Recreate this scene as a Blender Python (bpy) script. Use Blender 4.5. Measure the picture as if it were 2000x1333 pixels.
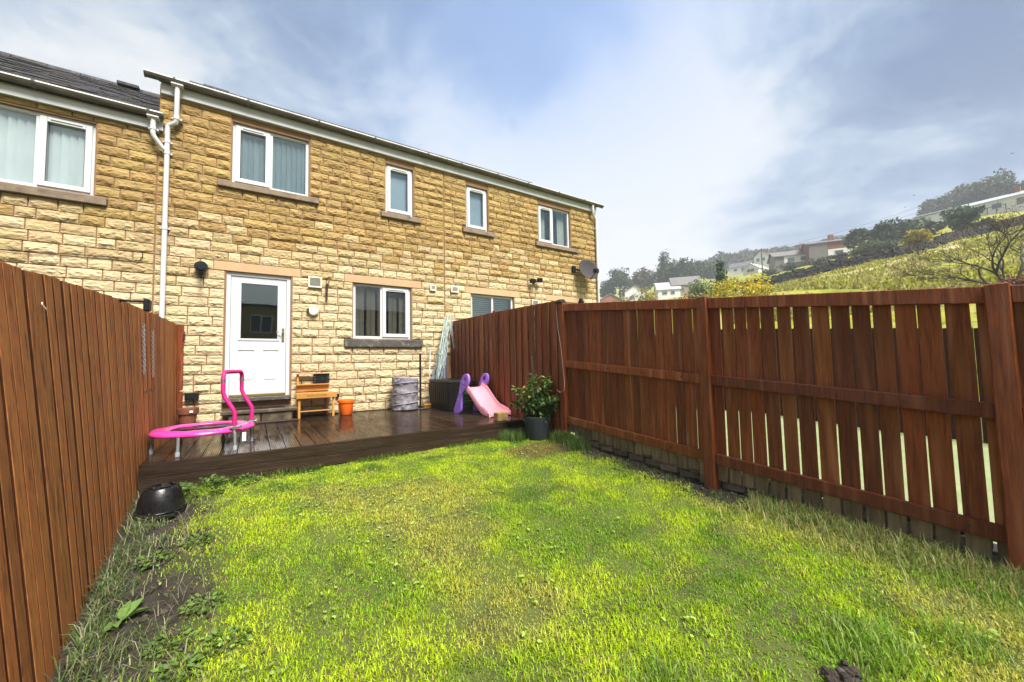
import bpy, bmesh, math, random
import numpy as np
from mathutils import Vector, Matrix, Euler
from mathutils import noise as mnoise

for o in list(bpy.data.objects): bpy.data.objects.remove(o)
scene = bpy.context.scene
COL = scene.collection
R_ = math.radians
random.seed(7)
rng = np.random.default_rng(7)

# ------------------------------------------------------------------ camera
F_PX, YAW, PITCH, ROLL = 761.31, R_(33.651), R_(3.302), R_(-1.160)
CAM = np.array([0.3837, -7.9038, 0.8578])
def cam_basis():
    cy, sy, cp, sp = math.cos(YAW), math.sin(YAW), math.cos(PITCH), math.sin(PITCH)
    f = np.array([sy*cp, cy*cp, sp]); r = np.array([cy, -sy, 0.0]); u = np.cross(r, f)
    c, s = math.cos(ROLL), math.sin(ROLL)
    return c*r+s*u, -s*r+c*u, f
CR, CU, CF = cam_basis()
cam_data = bpy.data.cameras.new('camera'); cam = bpy.data.objects.new('camera', cam_data); COL.objects.link(cam)
cam_data.sensor_width = 36.0; cam_data.sensor_fit = 'HORIZONTAL'; cam_data.lens = F_PX/2000*36
cam_data.clip_start = 0.05; cam_data.clip_end = 3000
M = Matrix.Identity(4)
for i in range(3):
    M[i][0], M[i][1], M[i][2], M[i][3] = CR[i], CU[i], -CF[i], CAM[i]
cam.matrix_world = M
scene.camera = cam
scene.render.resolution_x = 1024; scene.render.resolution_y = 682
# photo pixel (2000 x 1333) -> direction; a distance always comes from a surface or a usual size
def ray(u, v):
    d = CR*((u-1000)/F_PX) - CU*((v-666.5)/F_PX) + CF
    return d
def onX(u, v, X): d = ray(u, v); return CAM + d*((X-CAM[0])/d[0])
def onY(u, v, Y): d = ray(u, v); return CAM + d*((Y-CAM[1])/d[1])
def onZ(u, v, Z): d = ray(u, v); return CAM + d*((Z-CAM[2])/d[2])
def at_dist(u, v, dist): d = ray(u, v); return CAM + d*(dist/math.hypot(d[0], d[1]))

# ------------------------------------------------------------------ world, sun, exposure
SUN_DIR = Vector((0.07, -0.72, 1.0)).normalized()     # towards the sun
SUN_EL = math.asin(SUN_DIR.z); SUN_AZ = math.atan2(SUN_DIR.x, SUN_DIR.y)
world = bpy.data.worlds.new('World'); scene.world = world; world.use_nodes = True
def build_world():
    nt = world.node_tree; nt.nodes.clear(); N = nt.nodes.new; L = nt.links.new
    out = N('ShaderNodeOutputWorld'); bg = N('ShaderNodeBackground'); bg.inputs[1].default_value = 0.1
    sky = N('ShaderNodeTexSky'); sky.sky_type = 'NISHITA'; sky.sun_disc = False
    sky.sun_elevation = SUN_EL; sky.sun_rotation = SUN_AZ; sky.air_density = 1.0; sky.dust_density = 1.0; sky.ozone_density = 2.0
    geo = N('ShaderNodeTexCoord')
    def math_(op, a, b=None, clamp=False):
        m = N('ShaderNodeMath'); m.operation = op; m.use_clamp = clamp
        for i, x in enumerate((a, b)):
            if x is None: continue
            if isinstance(x, (int, float)): m.inputs[i].default_value = x
            else: L(x, m.inputs[i])
        return m.outputs[0]
    def vmath(op, a, b):
        m = N('ShaderNodeVectorMath'); m.operation = op
        for i, x in enumerate((a, b)):
            if isinstance(x, (tuple, list)): m.inputs[i].default_value = x
            else: L(x, m.inputs[i])
        return m
    D = geo.outputs['Generated']
    sep = N('ShaderNodeSeparateXYZ'); L(D, sep.inputs[0])
    zz = math_('ADD', math_('MAXIMUM', sep.outputs[2], 0.0), 0.30)
    px = math_('DIVIDE', sep.outputs[0], zz); py = math_('DIVIDE', sep.outputs[1], zz)
    cmb = N('ShaderNodeCombineXYZ'); L(px, cmb.inputs[0]); L(py, cmb.inputs[1]); cmb.inputs[2].default_value = 3.7
    def noise(scale, detail, rough, dist, off):
        a = vmath('ADD', cmb.outputs[0], off)
        n = N('ShaderNodeTexNoise'); n.inputs['Scale'].default_value = scale; n.inputs['Detail'].default_value = detail
        n.inputs['Roughness'].default_value = rough; n.inputs['Distortion'].default_value = dist
        L(a.outputs[0], n.inputs['Vector']); return n.outputs['Fac']
    n1 = noise(1.1, 7, 0.55, 0.6, (2.3, 0.4, 0)); n2 = noise(3.4, 9, 0.62, 0.5, (7.7, 3.1, 0)); n3 = noise(0.45, 3, 0.5, 0.2, (1.2, 5.0, 0))
    n4 = noise(8.0, 6, 0.6, 0.4, (3.3, 9.4, 0))
    def blob(u, v, k, amp):                     # a bank of cloud in one part of the sky
        d = ray(u, v); d = d/np.linalg.norm(d)
        dp = vmath('DOT_PRODUCT', D, tuple(float(x) for x in d)).outputs['Value']
        e = math_('POWER', 2.71828, math_('MULTIPLY', math_('SUBTRACT', dp, 1.0), k))
        return math_('MULTIPLY', e, amp)
    def addall(xs):
        s = xs[0]
        for x in xs[1:]: s = math_('ADD', s, x)
        return s
    # brightness of the cloud deck: 0 dark blue-grey .. 1 bright white
    base = math_('ADD', math_('MULTIPLY', math_('SUBTRACT', n1, 0.5), 2.2), math_('MULTIPLY', math_('SUBTRACT', n2, 0.5), 1.35))
    shade = addall([base, math_('MULTIPLY', math_('SUBTRACT', n4, 0.5), 0.45), math_('MULTIPLY', math_('SUBTRACT', n3, 0.5), 0.6)] + SKY_BLOBS(blob)); shade = math_('ADD', shade, 0.60)
    ramp = N('ShaderNodeValToRGB'); L(shade, ramp.inputs[0]); cr = ramp.color_ramp
    cr.elements[0].position = 0.0; cr.elements[0].color = SKY_RAMP[0]
    cr.elements[1].position = 1.0; cr.elements[1].color = SKY_RAMP[-1]
    for p, c in zip((0.25, 0.5, 0.75), SKY_RAMP[1:4]):
        e = cr.elements.new(p); e.color = c
    scl = vmath('SCALE', ramp.outputs[0], (0, 0, 0)); scl.inputs['Scale'].default_value = CLOUD_GAIN
    # thin gaps where blue sky shows through
    gap = math_('ADD', math_('MULTIPLY', math_('SUBTRACT', 0.46, n3), 2.5), 0.0, True)
    gap = math_('ADD', math_('MULTIPLY', gap, 0.5), blob(1090, -60, 16, 1.1), True)
    skc = vmath('SCALE', sky.outputs[0], (0, 0, 0)); skc.inputs['Scale'].default_value = 0.45
    mix = N('ShaderNodeMix'); mix.data_type = 'RGBA'; L(math_('MULTIPLY', gap, 0.75), mix.inputs[0])
    L(scl.outputs[0], mix.inputs[6]); L(skc.outputs[0], mix.inputs[7])
    L(mix.outputs[2], bg.inputs[0]); L(bg.outputs[0], out.inputs[0])
SKY_RAMP = [(0.11, 0.23, 0.47, 1), (0.25, 0.39, 0.62, 1), (0.52, 0.65, 0.82, 1), (0.86, 0.92, 0.98, 1), (1.05, 1.05, 1.05, 1)]
CLOUD_GAIN = 1.04
HAZE = 0.0012
def SKY_BLOBS(b):
    return [b(1280, 330, 18, 0.55), b(1480, 140, 50, 0.32), b(1000, 420, 20, 0.3), b(100, 130, 10, 0.28), b(1720, 230, 30, -0.34), b(1980, 40, 20, -0.32), b(1300, 120, 60, 0.2),
            b(1120, -30, 26, -0.95), b(640, 20, 30, -0.28), b(985, 130, 130, -0.38), b(1540, 370, 90, -0.30), b(1850, 300, 50, 0.22), b(1480, 60, 120, -0.3)]
build_world()
sun_data = bpy.data.lights.new('sun', 'SUN'); sun_data.energy = 1.5; sun_data.angle = R_(24); sun_data.color = (1.0, 0.96, 0.9)
sun = bpy.data.objects.new('sun', sun_data); COL.objects.link(sun)
sun.rotation_euler = SUN_DIR.to_track_quat('Z', 'Y').to_euler(); sun.location = (0, -10, 20)
vs = scene.view_settings; vs.view_transform = 'Standard'; vs.look = 'None'; vs.gamma = 1; vs.use_curve_mapping = False
vs.exposure = 3.05
scene.cycles.max_bounces = 6; scene.cycles.diffuse_bounces = 3; scene.cycles.glossy_bounces = 3; scene.cycles.transparent_max_bounces = 8; scene.cycles.volume_bounces = 0

# ------------------------------------------------------------------ materials
MATS = {}
def pm(name, c1, c2=None, scale=8.0, rough=0.7, bump=0.0, bscale=40.0, stretch=(1, 1, 1), var=0.0, hue=0.0, spec=0.4,
       coat=0.0, metal=0.0, rough2=None, dirt=None, dscale=3.0, damt=0.5, trans=0.0, detail=5, contrast=1.0, subs=0.0):
    m = bpy.data.materials.new(name); m.use_nodes = True; nt = m.node_tree; N = nt.nodes.new; L = nt.links.new
    p = nt.nodes['Principled BSDF']; MATS[name] = m
    c2 = c2 or tuple(x*0.8 for x in c1)
    tc = N('ShaderNodeTexCoord'); oi = N('ShaderNodeObjectInfo')
    mp = N('ShaderNodeMapping'); L(tc.outputs['Object'], mp.inputs[0]); mp.inputs['Scale'].default_value = stretch
    gi = N('ShaderNodeNewGeometry'); ra = N('ShaderNodeMath'); ra.operation = 'ADD'; L(oi.outputs['Random'], ra.inputs[0]); L(gi.outputs['Random Per Island'], ra.inputs[1])
    rf = N('ShaderNodeMath'); rf.operation = 'FRACT'; L(ra.outputs[0], rf.inputs[0]); RND = rf.outputs[0]
    off = N('ShaderNodeMath'); off.operation = 'MULTIPLY'; L(RND, off.inputs[0]); off.inputs[1].default_value = 57.0
    cb = N('ShaderNodeCombineXYZ'); L(off.outputs[0], cb.inputs[0]); L(off.outputs[0], cb.inputs[1]); L(off.outputs[0], cb.inputs[2])
    L(cb.outputs[0], mp.inputs['Location'])
    def noise(sc, dt=detail, vec=mp.outputs[0]):
        n = N('ShaderNodeTexNoise'); n.inputs['Scale'].default_value = sc; n.inputs['Detail'].default_value = dt
        n.inputs['Roughness'].default_value = 0.6; L(vec, n.inputs['Vector']); return n.outputs['Fac']
    fac = noise(scale)
    mr = N('ShaderNodeMapRange'); L(fac, mr.inputs[0]); h = 0.25/contrast
    mr.inputs[1].default_value = 0.5-h; mr.inputs[2].default_value = 0.5+h
    mx = N('ShaderNodeMix'); mx.data_type = 'RGBA'; L(mr.outputs[0], mx.inputs[0]); mx.inputs[6].default_value = (*c1, 1); mx.inputs[7].default_value = (*c2, 1)
    col = mx.outputs[2]
    if dirt:
        dn = noise(dscale, 6); dr = N('ShaderNodeMapRange'); L(dn, dr.inputs[0]); dr.inputs[1].default_value = 0.52; dr.inputs[2].default_value = 0.68; dr.inputs[4].default_value = damt
        dm = N('ShaderNodeMix'); dm.data_type = 'RGBA'; L(dr.outputs[0], dm.inputs[0]); L(col, dm.inputs[6]); dm.inputs[7].default_value = (*dirt, 1); col = dm.outputs[2]
    if var or hue:
        hs = N('ShaderNodeHueSaturation'); L(col, hs.inputs['Color'])
        v = N('ShaderNodeMapRange'); L(RND, v.inputs[0]); v.inputs[3].default_value = 1-var; v.inputs[4].default_value = 1+var; L(v.outputs[0], hs.inputs['Value'])
        fr = N('ShaderNodeMath'); fr.operation = 'MULTIPLY'; L(RND, fr.inputs[0]); fr.inputs[1].default_value = 7.31
        f2 = N('ShaderNodeMath'); f2.operation = 'FRACT'; L(fr.outputs[0], f2.inputs[0])
        hr = N('ShaderNodeMapRange'); L(f2.outputs[0], hr.inputs[0]); hr.inputs[3].default_value = 0.5-hue; hr.inputs[4].default_value = 0.5+hue; L(hr.outputs[0], hs.inputs['Hue'])
        col = hs.outputs[0]
    L(col, p.inputs['Base Color'])
    p.inputs['Roughness'].default_value = rough; p.inputs['Metallic'].default_value = metal; p.inputs['Specular IOR Level'].default_value = spec
    p.inputs['Coat Weight'].default_value = coat; p.inputs['Coat Roughness'].default_value = 0.08
    if rough2 is not None:
        rn = noise(scale*0.7, 4); rr = N('ShaderNodeMapRange'); L(rn, rr.inputs[0]); rr.inputs[1].default_value = 0.4; rr.inputs[2].default_value = 0.6
        rr.inputs[3].default_value = rough; rr.inputs[4].default_value = rough2; L(rr.outputs[0], p.inputs['Roughness'])
    if bump:
        bn = noise(bscale, 6); b = N('ShaderNodeBump'); b.inputs['Strength'].default_value = min(1, bump); b.inputs['Distance'].default_value = 0.01*max(1, bump); L(bn, b.inputs['Height']); L(b.outputs[0], p.inputs['Normal'])
    if subs: p.inputs['Subsurface Weight'].default_value = subs; p.inputs['Subsurface Radius'].default_value = (0.02, 0.02, 0.02)
    return m

stone_m = pm('sandstone', (0.38, 0.265, 0.105), (0.26, 0.168, 0.056), 7, 0.88, 2.2, 28, var=0.13, hue=0.006, spec=0.2, dirt=(0.095, 0.055, 0.024), dscale=11, damt=0.6, contrast=1.2, stretch=(0.6, 1, 1.8))
stone_pale_m = pm('pale_sandstone', (0.56, 0.46, 0.285), (0.47, 0.36, 0.20), 7, 0.88, 2.2, 28, var=0.09, hue=0.006, spec=0.2, dirt=(0.18, 0.12, 0.06), dscale=11, damt=0.4, contrast=1.2, stretch=(0.6, 1, 1.8))
stone_mid_m = pm('buff_sandstone', (0.47, 0.365, 0.195), (0.365, 0.265, 0.13), 7, 0.88, 2.2, 28, var=0.11, hue=0.006, spec=0.2, dirt=(0.125, 0.078, 0.035), dscale=11, damt=0.5, contrast=1.2, stretch=(0.6, 1, 1.8))
mortar_m = pm('mortar', (0.25, 0.145, 0.072), (0.18, 0.10, 0.048), 12, 0.95, 0.5, 90)
lintel_m = pm('dressed_lintel', (0.46, 0.31, 0.17), (0.40, 0.26, 0.14), 6, 0.8, 0.3, 120, var=0.05)
sill_m = pm('weathered_sill', (0.23, 0.17, 0.11), (0.13, 0.095, 0.065), 9, 0.8, 0.5, 60, dirt=(0.05, 0.045, 0.035), dscale=5, damt=0.7, var=0.08)
darksill_m = pm('wet_dark_sill', (0.085, 0.075, 0.06), (0.04, 0.036, 0.03), 9, 0.5, 0.6, 60, dirt=(0.3, 0.25, 0.18), dscale=11, damt=0.6)
upvc_m = pm('white_upvc', (0.52, 0.53, 0.545), (0.47, 0.48, 0.49), 5, 0.32, spec=0.5, dirt=(0.45, 0.44, 0.38), dscale=4, damt=0.25)
fascia_m = pm('white_fascia', (0.50, 0.51, 0.52), (0.44, 0.45, 0.455), 4, 0.45, dirt=(0.30, 0.30, 0.25), dscale=3, damt=0.35)
gutter_m = pm('grimy_gutter', (0.13, 0.122, 0.092), (0.052, 0.048, 0.036), 7, 0.6, 0.3, 50, stretch=(0.5, 1, 1.6), dirt=(0.05, 0.05, 0.032), dscale=9, damt=0.9, contrast=1.4)
gutlip_m = pm('gutter_lip_white', (0.66, 0.66, 0.62), (0.5, 0.5, 0.45), 6, 0.5, dirt=(0.25, 0.25, 0.2), dscale=6, damt=0.4)
slate_m = pm('roof_slate', (0.038, 0.034, 0.034), (0.015, 0.0135, 0.014), 14, 0.6, 0.8, 40, var=0.35, hue=0.02, spec=0.3, dirt=(0.11, 0.10, 0.085), dscale=12, damt=0.7)
lead_m = pm('lead_flashing', (0.42, 0.45, 0.52), (0.3, 0.32, 0.38), 8, 0.35, 0.3, 20, metal=0.6)
black_m = pm('black_plastic', (0.009, 0.009, 0.010), (0.005, 0.005, 0.0055), 14, 0.5, 0.1, 90, spec=0.2)
blackg_m = pm('black_plastic_wet', (0.008, 0.008, 0.009), (0.0045, 0.0045, 0.005), 10, 0.2, 0.2, 30, spec=0.4, rough2=0.4)
grey_m = pm('grey_plastic', (0.06, 0.054, 0.054), (0.04, 0.036, 0.036), 14, 0.85, spec=0.15)
cream_m = pm('cream_plastic', (0.62, 0.60, 0.50), (0.55, 0.53, 0.44), 8, 0.45)
ventgrey_m = pm('vent_slats_grey', (0.52, 0.51, 0.43), (0.44, 0.43, 0.36), 8, 0.6)
metal_m = pm('steel', (0.55, 0.55, 0.57), (0.42, 0.42, 0.44), 20, 0.3, metal=0.9)
brass_m = pm('brass', (0.35, 0.26, 0.11), (0.22, 0.16, 0.06), 20, 0.35, metal=0.7)
iron_m = pm('rusty_iron', (0.03, 0.022, 0.018), (0.07, 0.035, 0.018), 20, 0.7)
fenceL_m = pm('fence_stain_orange', (0.40, 0.150, 0.042), (0.235, 0.080, 0.021), 36, 0.72, 0.8, 70, stretch=(4, 4, 0.16), var=0.20, hue=0.005, spec=0.2, dirt=(0.080, 0.026, 0.009), dscale=10.0, damt=0.85, contrast=1.2)
fenceE_m = pm('fence_gap_shade', (0.060, 0.020, 0.008), (0.026, 0.010, 0.005), 20, 0.9, 0.5, 60, stretch=(3, 3, 0.3), var=0.2, spec=0.1)  # dark brown that stands in for gap shade on board edges
fenceR_m = pm('fence_stain_dark', (0.250, 0.064, 0.0125), (0.088, 0.020, 0.0052), 20, 0.34, 0.9, 60, stretch=(4, 4, 0.25), var=0.34, hue=0.006, spec=0.28, dirt=(0.40, 0.165, 0.075), dscale=5.0, damt=0.55, contrast=1.5, rough2=0.6)
raw_m = pm('raw_pale_wood', (0.25, 0.19, 0.11), (0.12, 0.085, 0.048), 6, 0.8, 0.6, 30, stretch=(5, 5, 0.6), var=0.25, dirt=(0.06, 0.045, 0.028), dscale=4, damt=0.8)
deck_m = pm('wet_decking', (0.040, 0.022, 0.012), (0.022, 0.012, 0.007), 6, 0.06, 0.04, 40, stretch=(4, 0.4, 4), var=0.40, hue=0.008, spec=0.7, rough2=0.24)
deckf_m = pm('wet_deck_fascia', (0.036, 0.019, 0.010), (0.016, 0.0085, 0.005), 9, 0.28, 0.15, 50, stretch=(0.5, 6, 6), var=0.1, spec=0.5, dirt=(0.10, 0.06, 0.035), dscale=6, damt=0.4, rough2=0.5)
step_m = pm('wet_stone_step', (0.10, 0.075, 0.045), (0.035, 0.028, 0.02), 8, 0.4, 0.8, 30, dirt=(0.22, 0.16, 0.085), dscale=6, damt=0.6)
dark_m = pm('dark_interior', (0.012, 0.012, 0.013), (0.009, 0.009, 0.010), 3, 0.9)
blind_m = pm('blind_fabric', (0.44, 0.46, 0.455), (0.38, 0.40, 0.40), 3, 0.9, var=0.10)
blindb_m = pm('teal_grey_blind', (0.125, 0.165, 0.18), (0.10, 0.135, 0.15), 3, 0.9, var=0.12)
blindd_m = pm('beige_blind', (0.17, 0.15, 0.12), (0.13, 0.115, 0.09), 3, 0.9, var=0.15)
curtain_m = pm('curtain', (0.30, 0.32, 0.27), (0.22, 0.24, 0.20), 4, 0.95, var=0.1)
pink_m = pm('hot_pink_vinyl', (0.72, 0.05, 0.30), (0.58, 0.03, 0.22), 6, 0.25, 0.15, 18, spec=0.5, coat=0.3)
pinkf_m = pm('pink_foam', (0.52, 0.012, 0.17), (0.43, 0.008, 0.13), 12, 0.5, 0.3, 120)
mat_m = pm('trampoline_mat', (0.035, 0.03, 0.028), (0.02, 0.017, 0.016), 30, 0.25, 0.1, 200, rough2=0.5)
gal_m = pm('grey_steel_leg', (0.36, 0.37, 0.40), (0.26, 0.27, 0.29), 12, 0.35, metal=0.5)
rub_m = pm('grey_rubber', (0.30, 0.31, 0.33), (0.23, 0.24, 0.25), 12, 0.6)
pine_m = pm('pine_wood', (0.50, 0.25, 0.055), (0.36, 0.16, 0.03), 4, 0.5, 0.3, 30, stretch=(0.6, 4, 4), var=0.12, spec=0.4)
orange_m = pm('orange_plastic', (0.80, 0.145, 0.008), (0.68, 0.105, 0.006), 6, 0.35, subs=0.0)
purple_m = pm('purple_plastic', (0.33, 0.165, 0.68), (0.28, 0.135, 0.60), 6, 0.32)
lilac_m = pm('lilac_trim', (0.45, 0.33, 0.75), (0.4, 0.28, 0.7), 6, 0.35)
pinkp_m = pm('pale_pink_plastic', (0.74, 0.30, 0.36), (0.66, 0.25, 0.30), 4, 0.33)
green_m = pm('green_plastic', (0.03, 0.26, 0.03), (0.022, 0.2, 0.022), 6, 0.35)
bag_m = pm('grey_bag_fabric', (0.22, 0.20, 0.22), (0.13, 0.12, 0.14), 14, 0.45, 1.0, 22, spec=0.4, dirt=(0.32, 0.29, 0.28), dscale=16, damt=0.6)
bagr_m = pm('bag_piping', (0.24, 0.23, 0.30), (0.19, 0.18, 0.24), 9, 0.6)
cover_m = pm('blue_grey_cover', (0.15, 0.15, 0.21), (0.10, 0.10, 0.15), 6, 0.6, 0.4, 20)
airer_m = pm('pale_green_metal', (0.34, 0.42, 0.38), (0.25, 0.32, 0.29), 12, 0.4, metal=0.2)
line_m = pm('washing_line', (0.46, 0.54, 0.50), (0.38, 0.45, 0.42), 9, 0.5)
yellow_m = pm('broom_yellow', (0.42, 0.27, 0.05), (0.28, 0.17, 0.03), 20, 0.7)
rattan_m = pm('black_rattan_box', (0.009, 0.0075, 0.007), (0.005, 0.0042, 0.004), 20, 0.4, 0.6, 60, spec=0.25)
block_m = pm('stone_block', (0.36, 0.24, 0.085), (0.22, 0.135, 0.045), 14, 0.9, 1.0, 40)
slatepot_m = pm('slate_grey_pot', (0.045, 0.055, 0.072), (0.028, 0.035, 0.047), 7, 0.45, 0.3, 30, stretch=(3, 3, 0.5), rough2=0.65)
terra_m = pm('terracotta', (0.23, 0.075, 0.035), (0.13, 0.042, 0.022), 8, 0.5, 0.3, 40)
mulch_m = pm('compost', (0.03, 0.02, 0.013), (0.014, 0.01, 0.007), 30, 0.95, 1, 60)
wire_m = pm('white_cable', (0.5, 0.45, 0.4), (0.4, 0.36, 0.32), 9, 0.5)
letter_m = pm('burnt_lettering', (0.10, 0.04, 0.012), (0.08, 0.03, 0.01), 9, 0.8)
white_m = pm('white_label', (0.7, 0.7, 0.7), (0.6, 0.6, 0.6), 9, 0.6)

def glass_mat(name, refl, tint=(0.75, 0.85, 0.87)):
    m = bpy.data.materials.new(name); m.use_nodes = True; nt = m.node_tree; N = nt.nodes.new; L = nt.links.new
    for n in list(nt.nodes):
        if n.type != 'OUTPUT_MATERIAL': nt.nodes.remove(n)
    out = [n for n in nt.nodes if n.type == 'OUTPUT_MATERIAL'][0]
    tr = N('ShaderNodeBsdfTransparent'); tr.inputs[0].default_value = (*tint, 1)
    gl = N('ShaderNodeBsdfGlossy'); gl.inputs['Roughness'].default_value = 0.015; gl.inputs[0].default_value = (0.82, 0.95, 1, 1)
    lw = N('ShaderNodeLayerWeight'); pw = N('ShaderNodeMath'); pw.operation = 'POWER'; L(lw.outputs['Facing'], pw.inputs[0]); pw.inputs[1].default_value = 5.0
    fr = N('ShaderNodeMath'); fr.operation = 'MULTIPLY_ADD'; L(pw.outputs[0], fr.inputs[0]); fr.inputs[1].default_value = 0.9; fr.inputs[2].default_value = 0.04
    tcn = N('ShaderNodeTexCoord'); nz = N('ShaderNodeTexNoise'); nz.inputs['Scale'].default_value = 1.6; L(tcn.outputs['Object'], nz.inputs['Vector'])
    bp = N('ShaderNodeBump'); bp.inputs['Strength'].default_value = 0.06; bp.inputs['Distance'].default_value = 0.02; L(nz.outputs['Fac'], bp.inputs['Height']); L(bp.outputs[0], gl.inputs['Normal'])
    ad = N('ShaderNodeMath'); ad.operation = 'ADD'; ad.use_clamp = True; L(fr.outputs[0], ad.inputs[0]); ad.inputs[1].default_value = refl
    mx = N('ShaderNodeMixShader'); L(ad.outputs[0], mx.inputs[0]); L(tr.outputs[0], mx.inputs[1]); L(gl.outputs[0], mx.inputs[2])
    L(mx.outputs[0], out.inputs[0]); MATS[name] = m; return m
glass_m = glass_mat('window_glass', 0.05, (0.95, 0.98, 0.98))
glassk_m = glass_mat('kitchen_glass', 0.03, (0.80, 0.82, 0.82))

def flue_soot(m):
    # soot and damp that have run down the stones below the boiler flue
    nt = m.node_tree; N = nt.nodes.new; L = nt.links.new; p = nt.nodes['Principled BSDF']; g = N('ShaderNodeNewGeometry'); sp = N('ShaderNodeSeparateXYZ'); L(g.outputs['Position'], sp.inputs[0])
    nz = N('ShaderNodeTexNoise'); nz.inputs['Scale'].default_value = 9; nz.inputs['Detail'].default_value = 5; L(g.outputs['Position'], nz.inputs['Vector'])
    def mt(op, a, b=None, c=False):
        k = N('ShaderNodeMath'); k.operation = op; k.use_clamp = c
        for i, x in enumerate((a, b)):
            if x is None: continue
            if isinstance(x, float): k.inputs[i].default_value = x
            else: L(x, k.inputs[i])
        return k.outputs[0]
    dx = mt('MULTIPLY', mt('ADD', sp.outputs[0], 0.335), 22.0); e = mt('POWER', 2.718, mt('MULTIPLY', mt('MULTIPLY', dx, dx), -1.0))
    up = mt('MULTIPLY', mt('SUBTRACT', sp.outputs[2], 1.85), 2.2, True); dn = mt('MULTIPLY', mt('SUBTRACT', 2.50, sp.outputs[2]), 12.0, True)
    k = mt('MULTIPLY', mt('MULTIPLY', mt('MULTIPLY', e, up), dn), mt('MULTIPLY', nz.outputs['Fac'], 1.5), True)
    mx = N('ShaderNodeMix'); mx.data_type = 'RGBA'; old = p.inputs['Base Color'].links[0].from_socket; L(k, mx.inputs[0]); L(old, mx.inputs[6]); mx.inputs[7].default_value = (0.02, 0.017, 0.014, 1); L(mx.outputs[2], p.inputs['Base Color'])
for m_ in (stone_m, stone_mid_m, stone_pale_m, mortar_m): flue_soot(m_)
def attr_mat(name, attr='tint', rough=0.55, trans=0.35, spec=0.3):
    m = bpy.data.materials.new(name); m.use_nodes = True; nt = m.node_tree; N = nt.nodes.new; L = nt.links.new
    p = nt.nodes['Principled BSDF']; out = [n for n in nt.nodes if n.type == 'OUTPUT_MATERIAL'][0]
    a = N('ShaderNodeAttribute'); a.attribute_name = attr; L(a.outputs['Color'], p.inputs['Base Color'])
    p.inputs['Roughness'].default_value = rough; p.inputs['Specular IOR Level'].default_value = spec
    t = N('ShaderNodeBsdfTranslucent'); L(a.outputs['Color'], t.inputs[0])
    mx = N('ShaderNodeMixShader'); mx.inputs[0].default_value = trans; L(p.outputs[0], mx.inputs[1]); L(t.outputs[0], mx.inputs[2]); L(mx.outputs[0], out.inputs[0])
    MATS[name] = m; return m
leaf_m = attr_mat('leaf_tint', trans=0.3)
grass_m = attr_mat('grass_tint', trans=0.5, rough=0.5)

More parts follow.
